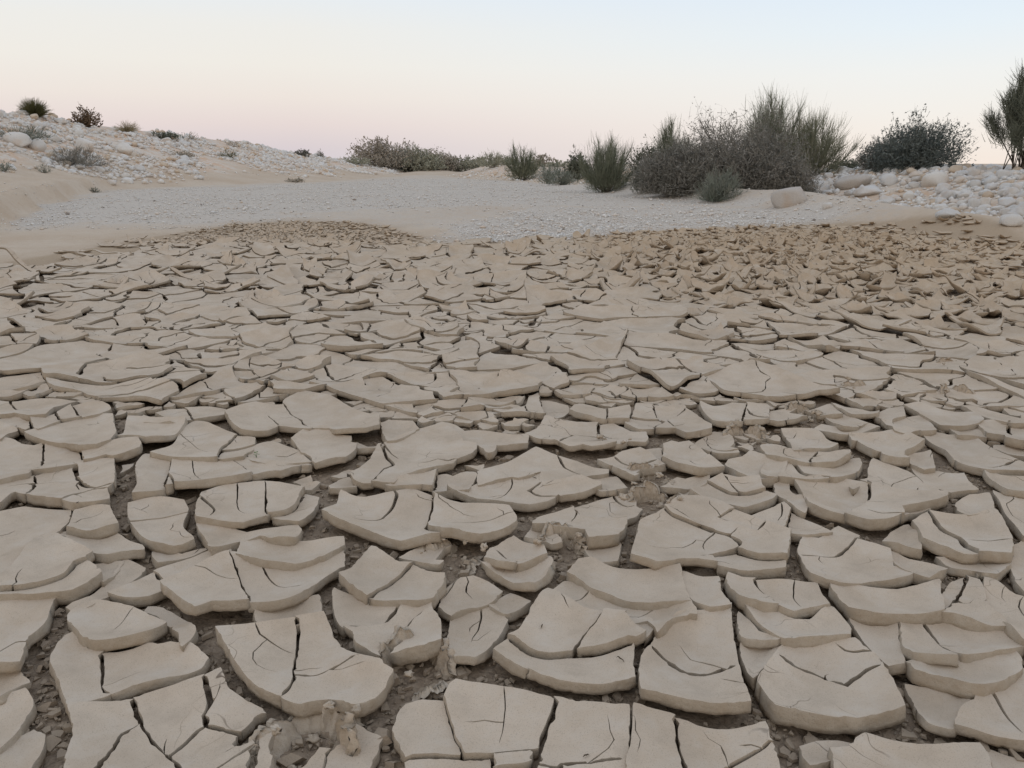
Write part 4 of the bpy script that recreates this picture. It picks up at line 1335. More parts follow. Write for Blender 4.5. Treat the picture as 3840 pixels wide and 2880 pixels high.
def flap(az, span, r, h, lean, nfl, seed, c):
    """one fluted sheet of mud standing round a hole: thick, torn along the top"""
    nu, nv = 40, 12
    u, v = np.meshgrid(np.linspace(0, 1, nu), np.linspace(0, 1, nv))
    a = az + (u - .5) * span
    prof = np.sin(np.pi * np.clip(u, .02, .98)) ** .45
    hh = h * prof * (1 + .30 * vn(u * 5 + seed, u * 0 + .3, 101) + .16 * vn(u * 16 + seed, u * 0 + .7, 102))
    fl = (np.abs(np.sin(np.pi * nfl * u + seed)) ** .7 * .010 + .007 * vn(u * nfl * 2.3 + seed, v * 1.5, 103) + .003 * vn(u * 30, v * 9 + seed, 104))
    rr = r * (1 + .18 * vn(u * 2.2 + seed, u * 0, 105)) + lean * v ** 1.7 + fl * (.45 + .8 * v)
    th = (.026 + .006 * vn(u * 9, v * 4 + seed, 106)) * (1.1 - .5 * v)
    out = []
    for s_ in (0, 1):
        q = rr + th * s_
        zz = -.014 + (hh + .014) * v - s_ * .004 * v
        out.append(np.stack([c[0] + np.sin(a) * q, c[1] + np.cos(a) * q, c[2] + zz], -1).reshape(-1, 3))
    V = np.vstack(out)
    n = nu * nv
    F = [grid_faces(nu, nv)[:, ::-1], grid_faces(nu, nv, n)]
    i = np.arange(n).reshape(nv, nu)
    def strip(e): return np.stack([e[:-1], e[1:], e[1:] + n, e[:-1] + n], 1)
    F += [strip(i[-1]), strip(i[0])[:, ::-1], strip(i[:, 0])[:, ::-1] if False else strip(i[::-1, 0]), strip(i[:, -1])]
    return V, np.vstack(F)

def lump(c, r, seed, flat=.7):
    nu, nv = 14, 9
    u, v = np.meshgrid(np.linspace(0, 2 * np.pi, nu), np.linspace(0.001, np.pi - .001, nv))
    d = np.stack([np.cos(u) * np.sin(v), np.sin(u) * np.sin(v), np.cos(v)], -1)
    k = 1 + .55 * vn(d[..., 0] * 1.7 + seed, d[..., 1] * 1.7 + d[..., 2] * 1.3, 111) + .4 * vn(d[..., 0] * 4 + seed, d[..., 1] * 4 - d[..., 2] * 3, 112)
    k[:, -1] = k[:, 0]
    P = d * k[..., None] * r * np.array([1, 1, flat])
    return P.reshape(-1, 3) + np.array(c), grid_faces(nu, nv)

def join(parts):
    V, F, o = [], [], 0
    for v, f in parts:
        V.append(v); F.append(f + o); o += len(v)
    return np.vstack(V), np.vstack(F)

M_CLOD = mud_material('crumpled_mud', (.44, .365, .285), (.51, .435, .35), True)
D = math.radians
CLODS = [  # photo pixel, hole radius, flaps (azimuth, span, height, lean, flutes), lumps, label
 (1592, 2520, .050, [(-40, 115, .078, .022, 5), (62, 75, .070, .012, 3), (150, 60, .030, .02, 2)], 5, "largest crumpled mud fan with tall fluted folds round a hole in the foreground"),
 (1212, 2810, .060, [(5, 95, .050, .030, 4), (78, 60, .085, .000, 2), (-85, 90, .045, .035, 3)], 6, "crumpled torn mud with a tall pointed flap at the bottom edge of the bed"),
 (2105, 2075, .045, [(-5, 100, .068, .024, 5), (75, 70, .050, .010, 3), (-80, 60, .045, .010, 2)], 5, "fluted mud fold hanging over a dark hole at the end of a wide crack"),
 (1690, 2112, .050, [(-30, 80, .046, .030, 4), (100, 80, .022, .02, 3)], 8, "low folded mud lip with crumbs scattered left of the fluted fold"),
 (2440, 1902, .050, [(-10, 120, .070, .008, 5), (90, 70, .040, .015, 3)], 6, "upright ribbed mud wall beside a hole at the far end of a wide crack"),
 (2425, 1812, .045, [(-20, 110, .062, .010, 4), (110, 60, .025, .02, 3)], 5, "ribbed mud stump standing directly behind the upright ribbed wall"),
 (2786, 1655, .050, [(-35, 100, .060, .016, 4), (55, 80, .055, .010, 3)], 6, "crumpled grey mud knot with a dark hole in the right middle distance"),
 (3002, 1572, .045, [(-10, 110, .050, .020, 4), (80, 80, .034, .020, 3)], 6, "rosette shaped lump of crumpled mud further back than the grey knot"),
 (3215, 1478, .050, [(0, 120, .046, .018, 5)], 6, "rounded crumpled mud lump lying between flat plates in right distance"),
 (3585, 1500, .055, [(-50, 80, .060, .012, 4), (40, 80, .060, .012, 4)], 5, "forked crumpled mud fold with a deep dark gap near the right edge"),
 (3570, 1395, .055, [(0, 130, .055, .020, 5)], 5, "broad crumpled mud hump near the right edge behind the forked fold"),
 (2300, 1690, .045, [(-30, 80, .040, .015, 4)], 5, "small creased mud lip at the edge of a plate left of the grey knot"),
]
r5 = np.random.default_rng(31)
for k, (u, v, r, fl, nl, lab) in enumerate(CLODS):
    x, y = HOLES[k][:2]
    z = float(land(x, y)) + .004
    sc = 1.0 + .10 * max(0, y - 2)
    parts = [flap(D(a), D(sp), r * sc * .82, h * sc * .80, ln * 1.1, n, 3.7 * k + 1.3 * i, (0, 0, 0)) for i, (a, sp, h, ln, n) in enumerate(fl)]
    for q in range(nl):
        a = r5.uniform(0, 6.28); rr = r * sc * r5.uniform(.5, 1.9); s_ = r5.uniform(.004, .011) * sc
        parts.append(lump((math.sin(a) * rr, math.cos(a) * rr, (.004 if rr < r * sc else .045 + .01 * r5.random())), s_, r5.uniform(0, 99), r5.uniform(.5, .9)))
    V, F = join(parts)
    link('crumpled_mud', new_mesh('crumpled_mud', V + .0022 * np.stack([vn(V[:, 0] * 150 + V[:, 2] * 90, V[:, 1] * 150, 120 + i) for i in range(3)], 1), F, [M_CLOD], smooth=False), loc=(x, y, z), label=lab, cat='crumpled mud', group='mud crumpled round old hoof holes')

# ------------------------------------------------------------------ crumbs in the open cracks
COVER = np.zeros((GNY, GNX), bool)
for p in PLATES:
    if p['c'][1] < 4: raster(p['poly'], COVER)
def crumbs(n):
    r = np.random.default_rng(77)
    jj, ii = np.where(~grow(COVER, 0))
    X = gx[ii]; Y = gy[jj]
    ok = (Y < 3.3) & (Y > .7) & (np.abs(X) < .72 * Y + .3)
    X, Y = X[ok], Y[ok]
    wgt = 1 / Y ** 1.3; wgt /= wgt.sum()
    k = r.choice(len(X), n, p=wgt)
    Vs, Fs, o = [], [], 0
    zz = land(X[k], Y[k])
    for q in range(n):
        m = int(r.integers(4, 7))
        a = np.sort(r.uniform(0, 6.28, m)) if r.random() < .5 else np.linspace(0, 6.28, m + 1)[:-1] + r.uniform(-.4, .4, m)
        s_ = r.choice([.004, .007, .011, .017, .024], p=[.36, .34, .2, .08, .02]) * r.uniform(.7, 1.3)
        e = r.uniform(.6, 1.2, m)
        el = r.uniform(.5, 1.0)
        P = np.stack([np.cos(a) * e * s_, np.sin(a) * e * s_ * el, np.zeros(m)], 1)
        th = s_ * r.uniform(.25, .7)
        T = P * r.uniform(.75, 1.0); T = T + [0, 0, th]
        P = np.vstack([P, T])
        yaw = r.uniform(0, 6.28); tl = r.normal(0, .35)
        c_, s2 = math.cos(yaw), math.sin(yaw); ct, st = math.cos(tl), math.sin(tl)
        P = np.stack([P[:, 0], P[:, 1] * ct - P[:, 2] * st, P[:, 1] * st + P[:, 2] * ct], 1)
        P = np.stack([P[:, 0] * c_ - P[:, 1] * s2, P[:, 0] * s2 + P[:, 1] * c_, P[:, 2]], 1)
        P += [X[k[q]] + r.uniform(-.004, .004), Y[k[q]] + r.uniform(-.004, .004), zz[q] + r.uniform(-.001, .006)]
        Vs.append(P)
        Fs.append(list(range(o + m, o + 2 * m)))
        Fs += [[o + i, o + (i + 1) % m, o + m + (i + 1) % m, o + m + i] for i in range(m)]
        o += 2 * m
    m_ = mud_material('crack_crumbs', (.285, .222, .165), (.37, .30, .23), True)
    link('mud_crumbs', new_mesh('mud_crumbs', np.vstack(Vs), Fs, [m_], smooth=False), label='brown crumbs and chips of dried mud lying in the open cracks', cat='mud crumbs', kind='stuff')
crumbs(5200)

# ------------------------------------------------------------------ stones
def ico(sub):
    import bmesh
    bm = bmesh.new(); bmesh.ops.create_icosphere(bm, subdivisions=sub, radius=1.0)
    V = np.array([v.co[:] for v in bm.verts]); F = np.array([[v.index for v in f.verts] for f in bm.faces]); bm.free()
    return V, F
I3, I2, I1 = ico(3), ico(2), ico(1)
def stone_shape(seed, base, lump_=.30):
    V, F = base
    r = np.random.default_rng(seed)
    k = r.uniform(0, 60, 3)
    f = 1.05
    n = lambda s_, sd: (vn(V[:, 0] * s_ + k[0], V[:, 1] * s_ + V[:, 2] * s_ * .6 + k[1], sd) + vn(V[:, 2] * s_ + k[2], V[:, 0] * s_ - V[:, 1] * s_ * .7 + k[0], sd + 1)) * .5
    W = V * (1 + lump_ * n(1.1, 200) + .12 * n(2.9, 202) + .04 * n(7, 204))[:, None]
    for q in range(7):                                    # worn flats
        d = r.normal(size=3); d /= np.linalg.norm(d)
        h = r.uniform(.55, .82)
        t = W @ d
        W = W - np.where(t > h, (t - h) * .8, 0)[:, None] * d
    return W
r6 = np.random.default_rng(12)
SHAPES = [stone_shape(300 + i, I3) for i in range(8)]
SMALL = [stone_shape(400 + i, I1) for i in range(10)]
MESHES = [[new_mesh('stone', SHAPES[i], I3[1], [m]) for i in range(8)] for m in M_STONE + [M_STAINED]]
stones = []                                              # x, y, size, flatness, material
def try_stone(x, y, s_, m):
    stones.append((x, y, s_, m))
N1 = 30000
yy = 15 + 63 * r6.random(N1) ** 1.2
lf, lc = left_foot(yy), left_crest(yy)
tt_ = r6.uniform(.02, 1.08, N1)
xx = lf - tt_ * (lf - lc)
den = sst(.16, .42, tt_ + .25 * fbm(xx * .35, yy * .35, 51)) * sst(-.25, .25, fbm(xx * .45, yy * .3, 300) + .12)
vis = (xx > -.85 * yy - 4) & (r6.random(N1) < den * .75)
sizes = np.clip(np.exp(r6.normal(math.log(.15), .52, N1)), .05, .55)
for i in np.where(vis)[0]:
    s_ = sizes[i] * (1 if yy[i] > 26 else .75)
    m = int(r6.choice(3, p=[.66, .26, .08]))
    try_stone(xx[i], yy[i], s_, m)
N2 = 9000
yy = 9.5 + 17 * r6.random(N2)
rf = right_foot(yy)
dx = r6.uniform(.3, 9, N2)
xx = rf + dx
den = sst(.8, 2.2, dx + 1.2 * fbm(xx * .6, yy * .6, 302)) * sst(-.35, .1, fbm(xx * .5, yy * .5, 303) + .30)
vis = (xx < .85 * yy + 3) & (r6.random(N2) < den * .85)
sizes = np.clip(np.exp(r6.normal(math.log(.125), .5, N2)), .03, .34)
for i in np.where(vis)[0]:
    try_stone(xx[i], yy[i], sizes[i], int(r6.choice(3, p=[.34, .56, .10])))
N3 = 1200
yy = 27 + 38 * r6.random(N3)
xx = right_foot(yy) + r6.normal(.8, .9, N3) + r6.uniform(0, 2, N3)
for i in range(N3):
    if r6.random() < .55: try_stone(xx[i], yy[i], float(np.clip(np.exp(r6.normal(math.log(.12), .5)), .05, .45)), int(r6.choice(3, p=[.7, .2, .1])))
BOULDERS = [  # photo pixel of the foot, width and height in photo pixels, material, label
 (2959, 768, 118, 76, 3, "largest boulder on the right, white topped with a tan stained side, below the shrubs"),
 (3197, 700, 122, 48, 3, "flat grey and tan boulder below the dark leafy bush, wider than its neighbours"),
 (3327, 694, 56, 40, 1, "rounded grey boulder touching the right end of the flat tan boulder"),
 (3249, 732, 92, 36, 1, "low pale boulder half sunk in sand just under the flat tan boulder"),
 (3509, 694, 74, 50, 0, "tilted pale boulder at the crest of the right bank, right of the leafy bush"),
 (3104, 780, 42, 22, 0, "small white stone alone on sand right of the largest tan boulder"),
 (3552, 815, 80, 34, 1, "long flat grey stone low on the stony right bank"),
 (3648, 780, 50, 34, 1, "rounded grey stone leaning on its neighbour amid the right bank"),
 (3692, 772, 38, 38, 0, "upright egg shaped stone right of the rounded grey one on the right bank"),
 (3770, 760, 58, 24, 1, "smooth oval stone high on the right bank near the edge of the view"),
 (3785, 845, 74, 40, 0, "biggest pale stone at the foot of the right bank, near the mud"),
 (3434, 664, 46, 24, 0, "pale stone lying right under the bush foliage on the bank crest"),
 (68, 545, 72, 48, 0, "big rounded white boulder on the upper left slope beside a grey shrub"),
 (140, 562, 60, 44, 0, "big white boulder next right of the rounded one on the left slope"),
 (470, 575, 62, 42, 0, "large white boulder in the middle of the left slope, right of a dark shrub"),
 (322, 560, 64, 36, 0, "broad pale boulder above the dark shrub on the left slope"),
 (420, 690, 30, 18, 0, "lone white stone at the foot of the left slope beside the gravel"),
]
bo = []
for u, v, wpx, hpx, m, lab in BOULDERS:
    x, y, z = hit(u, v)
    bo.append((x, y, wpx * y / FPX, hpx * y / FPX, m, lab))
def place(x, y, sx, sy, sz, m, k, yaw, tilt, **kw):
    z = float(land(x, y))
    o = link('stone' if sx < .9 else 'boulder', MESHES[m][k], loc=(x, y, z + sz * kw.pop('sink', .45)), rot=(tilt[0], tilt[1], yaw), **kw)
    o.scale = (sx, sy, sz)
    return o
for i, (x, y, wd, ht, m, lab) in enumerate(bo):
    place(x, y, wd * .56, wd * .46, ht * .70, m, (i * 3 + 3) % 8, r6.uniform(-.4, .4), (0, r6.normal(0, .08)), sink=.40, label=lab, cat='boulder' if wd > .6 else 'stone', group='boulders and stones on the banks')
def scr(q):
    u, v, d_ = seen(q[0], q[1], float(land(q[0], q[1])) + .1)
    return q[2] / d_ if (-30 < u < 3870) else -1
stones = [q for q in stones if all((q[0] - b_[0]) ** 2 + (q[1] - b_[1]) ** 2 > (.5 * b_[2] + q[2] * .6) ** 2 for b_ in bo)]
sc_ = [scr(q) for q in stones]
od = sorted(range(len(stones)), key=lambda i: -sc_[i])
n_solo = 300 - len(BOULDERS)
STONE_OBJ = []
for i in od[:n_solo]:
    x, y, s_, m = stones[i]
    o = place(x, y, s_ * r6.uniform(.42, .62), s_ * r6.uniform(.38, .55), s_ * r6.uniform(.28, .42), m, int(r6.integers(8)), r6.uniform(0, 6.28), r6.normal(0, .2, 2),
              label='stone', cat='stone', group='boulders and stones on the banks')
    STONE_OBJ.append((o, x, y, s_, m))
Vs = [[], [], []]; Fs = [[], [], []]; of = [0, 0, 0]
for i in od[n_solo:]:
    x, y, s_, m = stones[i]
    yaw = r6.uniform(0, 6.28)
    B = SMALL[int(r6.integers(10))] * s_ * np.array([r6.uniform(.4, .6), r6.uniform(.38, .55), r6.uniform(.28, .42)])
    c_, s2 = math.cos(yaw), math.sin(yaw)
    B = np.stack([B[:, 0] * c_ - B[:, 1] * s2, B[:, 0] * s2 + B[:, 1] * c_, B[:, 2]], 1) + [x, y, float(land(x, y)) + s_ * .14]
    Vs[m].append(B); Fs[m].append(I1[1] + of[m]); of[m] += len(B)
allV = []; allF = []; fm = []; o_ = 0
for m in range(3):
    if not Vs[m]: continue
    v_ = np.vstack(Vs[m]); f_ = np.vstack(Fs[m])
    allV.append(v_); allF.append(f_ + o_); fm.append(np.full(len(f_), m)); o_ += len(v_)
me = new_mesh('small_stones', np.vstack(allV), np.vstack(allF), M_STONE, True, np.concatenate(fm))
link('small_stones', me, label='countless small pale stones strewn over both banks', cat='stones', kind='stuff')
print('stones', len(stones))

# ------------------------------------------------------------------ gravel of the dry stream bed
def gravel(n):
    r = np.random.default_rng(55)
    P = []
    for poly, share, mul in ((GRAVEL[0], .74, 1.7), (GRAVEL[1], .26, .8)):
        x0, y0 = poly.min(0) - .6; x1, y1 = poly.max(0) + .6
        m = n * 14
        Y = y0 + (y1 - y0) * r.random(m) ** 1.6
        X = r.uniform(x0, x1, m)
        w_ = soft(poly, X, Y, .9 * mul) ** 1.5
        ok = (r.random(m) < w_ * (.35 + .65 * sst(-.2, .3, fbm(X * .9, Y * .6, 400)))) & (np.abs(X) < .7 * Y + 1)
        X, Y = X[ok][:int(n * share)], Y[ok][:int(n * share)]
        P.append(np.stack([X, Y], 1))
    P = np.vstack(P)
    s_ = np.clip(np.exp(r.normal(math.log(.016), .45, len(P))), .007, .06)
    Z = land(P[:, 0], P[:, 1])
    o8 = np.array([[1, 0, 0], [.3, .95, 0], [-.8, .6, .1], [-.8, -.6, 0], [.3, -.95, -.1], [.1, .1, .8], [-.1, -.1, -.7]])
    f8 = np.array([[0, 1, 5], [1, 2, 5], [2, 3, 5], [3, 4, 5], [4, 0, 5], [1, 0, 6], [2, 1, 6], [3, 2, 6], [4, 3, 6], [0, 4, 6]])
    k = len(P)
    yaw = r.uniform(0, 6.28, k)
    B = o8[None] * (1 + r.uniform(-.3, .3, (k, 7, 1))) * (s_[:, None, None] * np.stack([r.uniform(.7, 1.2, k), r.uniform(.6, 1.0, k), r.uniform(.5, .9, k)], 1)[:, None])
    X = B[..., 0] * np.cos(yaw)[:, None] - B[..., 1] * np.sin(yaw)[:, None]; Y = B[..., 0] * np.sin(yaw)[:, None] + B[..., 1] * np.cos(yaw)[:, None]
    V = np.stack([X + P[:, :1], Y + P[:, 1:], B[..., 2] + (Z + s_ * .25)[:, None]], -1).reshape(-1, 3)
    F = (f8[None] + (np.arange(k) * 7)[:, None, None]).reshape(-1, 3)
    fm_ = np.repeat(r.choice(3, k, p=[.78, .20, .02]), 10)
    link('gravel', new_mesh('gravel', V, F, [M_STONE[0], M_STONE[1], M_GRAVEL], False, fm_), label='pale grey gravel spread over the dry stream bed', cat='gravel', kind='stuff')
M_GRAVEL = stonemat('dark_pebbles', (.22, .20, .18), (.32, .28, .25), (.34, .26, .20))
gravel(26000)

# ------------------------------------------------------------------ desert shrubs
def ribbons(P, W, r):
    """tapering strips along polylines P (n,k,3) with half widths W (n,k)"""
    n, k, _ = P.shape
    T = P[:, -1] - P[:, 0]
    rv = r.normal(size=(n, 3))
    C = np.cross(T, rv); C /= np.linalg.norm(C, axis=1)[:, None] + 1e-9
    A = P + C[:, None] * W[..., None]; B = P - C[:, None] * W[..., None]
    V = np.stack([A, B], 2).reshape(-1, 3)
    i = (np.arange(n) * 2 * k)[:, None] + np.arange(k - 1)[None] * 2
    F = np.stack([i, i + 1, i + 3, i + 2], -1).reshape(-1, 4)
    return V, F

def tubes(P, W):
    """three-sided tapering stems"""
    n, k, _ = P.shape
    T = P[:, -1] - P[:, 0]; T /= np.linalg.norm(T, axis=1)[:, None] + 1e-9
    ref = np.where(np.abs(T[:, 2:]) > .9, np.array([[1., 0, 0]]), np.array([[0, 0, 1.]]))
    U = np.cross(T, ref); U /= np.linalg.norm(U, axis=1)[:, None] + 1e-9
    Q = np.cross(T, U)
    R = [P + (U * math.cos(a) + Q * math.sin(a))[:, None] * W[..., None] for a in (0, 2.09, 4.19)]
    V = np.stack(R, 2).reshape(-1, 3)
    F = []
    b = (np.arange(n) * 3 * k)[:, None] + np.arange(k - 1)[None] * 3
    for a in range(3):
        c = (a + 1) % 3
        F.append(np.stack([b + a, b + c, b + 3 + c, b + 3 + a], -1).reshape(-1, 4))
    return V, np.vstack(F)

def curve(A, Bp, C, k):
    t = np.linspace(0, 1, k)[None, :, None]
    return A[:, None] * (1 - t) ** 2 + 2 * Bp[:, None] * t * (1 - t) + C[:, None] * t ** 2

def unit(v): return v / (np.linalg.norm(v, axis=-1, keepdims=True) + 1e-9)

def leaves(P, s_, r):
    n = len(P)
    a = unit(r.normal(size=(n, 3))); b = unit(np.cross(a, r.normal(size=(n, 3))))
    L = (s_ * r.uniform(.6, 1.4, n))[:, None]
    q = np.stack([P - a * L, P + b * L * .42, P + a * L, P - b * L * .42], 1).reshape(-1, 3)
    F = np.arange(n * 4).reshape(n, 4)
    return q, F

def shrub(name, kind, x, y, rx, h, seed, lmat, smat, dens=1.0, label='', cat='shrub', group='desert shrubs', tw=.008, sink=.0):
    r = np.random.default_rng(seed)
    z = float(land(x, y)) - sink
    rx *= {'broom': 1.15, 'leafy': 1.12, 'shaggy': 1.08}.get(kind, 1.0)
    ry = rx * r.uniform(.75, 1.0)
    px = h / y * 773                                      # its height in the picture, to choose how fine it is built
    nl = int({'broom': 26, 'tree': 22, 'shaggy': 34, 'leafy': 26, 'dome': 26, 'tuft': 30, 'mat': 30}[kind] * (1 if px > 40 else .6))
    az = r.uniform(0, 2 * np.pi, nl)
    if kind in ('dome', 'tuft', 'mat', 'shaggy'): el = np.arcsin(r.uniform(.05, 1, nl))
    else: el = np.radians(r.uniform({'leafy': 10, 'tree': 34}.get(kind, 22), 88, nl))
    lob = 1 + .28 * vn(np.cos(az) * 1.6 + seed, np.sin(az) * 1.6, 500) + r.normal(0, .08, nl)
    if kind == 'broom': lob *= r.choice([1, 1, .82, .66], nl)
    E = np.stack([np.cos(az) * np.cos(el) * rx, np.sin(az) * np.cos(el) * ry, np.sin(el) * h], 1) * lob[:, None]
    E[:, 2] = np.maximum(E[:, 2], .06 * h)
    A = np.stack([r.normal(0, .10, nl) * rx, r.normal(0, .10, nl) * ry, np.zeros(nl)], 1)
    mid = A + (E - A) * np.array([.7, .7, .42] if kind == 'broom' else [.5, .5, .6]) + r.normal(0, .05, (nl, 3)) * h
    k = 6
    P = curve(A, mid, E, k)
    w0 = max(.006, .011 * h)
    W = np.linspace(w0, w0 * .25, k)[None] * r.uniform(.6, 1.3, nl)[:, None]
    sv, sf = tubes(P, W)
    root = bpy.data.objects.new(name, None); COL.objects.link(root)
    root.location = (x, y, z); root['label'] = label; root['category'] = cat; root['group'] = group
    link('stems', new_mesh('stems', sv, sf, [smat]), parent=root)
    # twigs
    area_px = px * (2 * rx / y * 773)
    nt_ = int(np.clip(area_px * {'broom': 1.0, 'tree': .9, 'shaggy': 1.9, 'leafy': .8, 'dome': 1.6, 'tuft': 1.2, 'mat': 1.3}[kind] * dens * 1.35, 220, 14000))
    li = r.integers(nl, size=nt_)
    t = r.uniform({'broom': .22, 'tree': .5}.get(kind, .12), 1.0, nt_)
    base = A[li] * ((1 - t) ** 2)[:, None] + 2 * mid[li] * (t * (1 - t))[:, None] + E[li] * (t ** 2)[:, None]
    ld = unit(E[li] - A[li])
    if kind in ('shaggy', 'leafy', 'dome', 'broom', 'mat'):   # fill the lobed body of the plant, not only its limbs
        nvol = int(nt_ * {'shaggy': .75, 'leafy': .6, 'dome': .45, 'broom': .45, 'mat': .6}[kind])
        a_ = r.uniform(0, 2 * np.pi, nvol); e_ = np.arcsin(r.uniform(0, 1, nvol)); rad_ = r.random(nvol) ** .42 * .92
        lb = 1 + .30 * vn(np.cos(a_) * 2.1 + seed * 1.7, np.sin(a_) * 2.1 + e_ * 1.9, 501) + .16 * vn(np.cos(a_) * 5 + seed, np.sin(a_) * 5 + e_ * 5, 502)
        if kind == 'broom': lb = lb * (.68 + .32 * np.sin(e_)); 
        vb = np.stack([np.cos(a_) * np.cos(e_) * rx, np.sin(a_) * np.cos(e_) * ry, np.sin(e_) ** .62 * h * .95], 1) * (rad_ * lb)[:, None]
        base[:nvol] = vb; ld[:nvol] = unit(vb + np.array([0, 0, .05 * h]))
    up = np.array([0, 0, 1.])
    rn = r.normal(size=(nt_, 3))
    if kind == 'tree':
        base = base + r.normal(0, .05, (nt_, 3)) * np.array([rx, ry, h]); d = unit(.7 * ld + .6 * up + .5 * rn); L = h * r.uniform(.06, .18, nt_); bend = .1
    elif kind == 'broom':
        d = unit(.75 * ld + .55 * up + .40 * rn); L = h * r.uniform(.10, .30, nt_); bend = .12
    elif kind == 'shaggy':
        base = base + r.normal(0, .10, (nt_, 3)) * np.array([rx, ry, h]); d = unit(.45 * ld + .25 * up + .8 * rn); L = h * r.uniform(.06, .20, nt_); bend = -.05
    elif kind == 'leafy':
        base = base + r.normal(0, .07, (nt_, 3)) * np.array([rx, ry, h]); d = unit(.6 * ld + .35 * up + .7 * rn); L = h * r.uniform(.06, .20, nt_); bend = .02
    elif kind == 'dome':
        base = base + r.normal(0, .06, (nt_, 3)) * np.array([rx, ry, h]); d = unit(.9 * ld + .5 * up + .5 * rn); L = h * r.uniform(.12, .34, nt_); bend = .02
    elif kind == 'tuft':
        base = np.stack([r.normal(0, .12, nt_) * rx, r.normal(0, .12, nt_) * ry, np.zeros(nt_)], 1)
        e2 = np.arcsin(r.uniform(.12, 1, nt_)); a2 = r.uniform(0, 6.28, nt_)
        d = np.stack([np.cos(a2) * np.cos(e2) * rx / h, np.sin(a2) * np.cos(e2) * ry / h, np.sin(e2)], 1); L = h * r.uniform(.7, 1.08, nt_); bend = -.08
    else:
        base = base + r.normal(0, .08, (nt_, 3)) * np.array([rx, ry, h * .6]); d = unit(.3 * ld + .4 * up + .8 * rn); L = h * r.uniform(.15, .4, nt_); bend = .0
    base[:, 2] = np.maximum(base[:, 2], .01)
    tip = base + d * L[:, None]
    tip[:, 2] = np.maximum(tip[:, 2], .02)
    m_ = base + d * L[:, None] * .55 - up * (bend * L)[:, None] + r.normal(0, .04, (nt_, 3)) * L[:, None]
    tp = curve(base, m_, tip, 4)
    wd = max(tw, .50 * y / 773)                           # finer when nearer
    if kind == 'broom': wd *= .8
    W = np.linspace(1, .25, 4)[None] * wd * r.uniform(.5, 1.2, nt_)[:, None] * .5
    parts = [ribbons(tp, W, r)]
    if kind in ('leafy', 'shaggy', 'mat'):
        nlf = int(nt_ * (3.2 if kind == 'leafy' else 1.4))
        q = r.integers(nt_, size=nlf); s_ = r.uniform(.1, 1, nlf)
        Pq = tp[q, 0] * (1 - s_)[:, None] + tp[q, 3] * s_[:, None] + r.normal(0, .012, (nlf, 3))
        Pq[:, 2] = np.maximum(Pq[:, 2], .02)
        parts.append(leaves(Pq, max(.018, .95 * y / 773), r))
    if kind in ('broom', 'tree'):
        nlf = int(nt_ * .5)
        q = r.integers(nt_, size=nlf); s_ = r.uniform(.2, 1, nlf)
        parts.append(leaves(tp[q, 0] * (1 - s_)[:, None] + tp[q, 3] * s_[:, None], max(.01, .4 * y / 773), r))
    # long thin wisps that stick out of the outline
    if kind in ('broom', 'leafy', 'shaggy', 'tree'):
        nw = int(nl * ({'broom': 1.6, 'leafy': 1.8, 'tree': 2}.get(kind, .9)))
        q = r.integers(nl, size=nw)
        b0 = E[q] * r.uniform(.8, 1, nw)[:, None]
        d0 = unit(unit(E[q]) + .8 * up + .35 * r.normal(size=(nw, 3)))
        L0 = h * r.uniform(.10, .26, nw)
        p3_ = b0 + d0 * L0[:, None]
        wp = curve(b0, b0 + d0 * L0[:, None] * .5 + r.normal(0, .02, (nw, 3)) * h, p3_, 5)
        parts.append(ribbons(wp, np.linspace(1, .3, 5)[None] * .5 * max(.006, .22 * y / 773) * np.ones((nw, 1)), r))
        nlf = nw * 5
        q = r.integers(nw, size=nlf); s_ = r.random(nlf)
        parts.append(leaves(wp[q, 0] * (1 - s_)[:, None] + wp[q, 4] * s_[:, None] + r.normal(0, .02, (nlf, 3)), max(.012, .45 * y / 773), r))
    V, F = join(parts)
    link('foliage', new_mesh('foliage', V, F, [lmat], smooth=False), parent=root)
    return root

LM = dict(grey=leafmat('grey_foliage', (0.175, 0.171, 0.150), (0.263, 0.250, 0.225)), green=leafmat('broom_foliage', (0.144, 0.160, 0.115), (0.225, 0.237, 0.175)),
          pale=leafmat('pale_broom_foliage', (0.168, 0.180, 0.120), (0.252, 0.252, 0.186)), dark=leafmat('dark_foliage', (0.101, 0.111, 0.084), (0.162, 0.173, 0.135)),
          teal=leafmat('bluish_foliage', (0.106, 0.125, 0.119), (0.169, 0.188, 0.173)), olive=leafmat('olive_grass', (.085, .085, .035), (.14, .13, .06)),
          brown=leafmat('dry_brown_foliage', (.13, .085, .052), (.20, .14, .09)), straw=leafmat('straw_grass', (.30, .25, .16), (.40, .34, .23)),
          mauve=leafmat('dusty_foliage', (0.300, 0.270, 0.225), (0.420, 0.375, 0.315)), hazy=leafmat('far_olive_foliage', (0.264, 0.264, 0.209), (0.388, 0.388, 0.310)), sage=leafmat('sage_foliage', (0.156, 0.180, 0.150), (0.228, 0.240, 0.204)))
SM = leafmat('stem_bark', (.10, .085, .07), (.17, .145, .12))
SMD = leafmat('dark_bark', (.055, .045, .038), (.09, .075, .06))

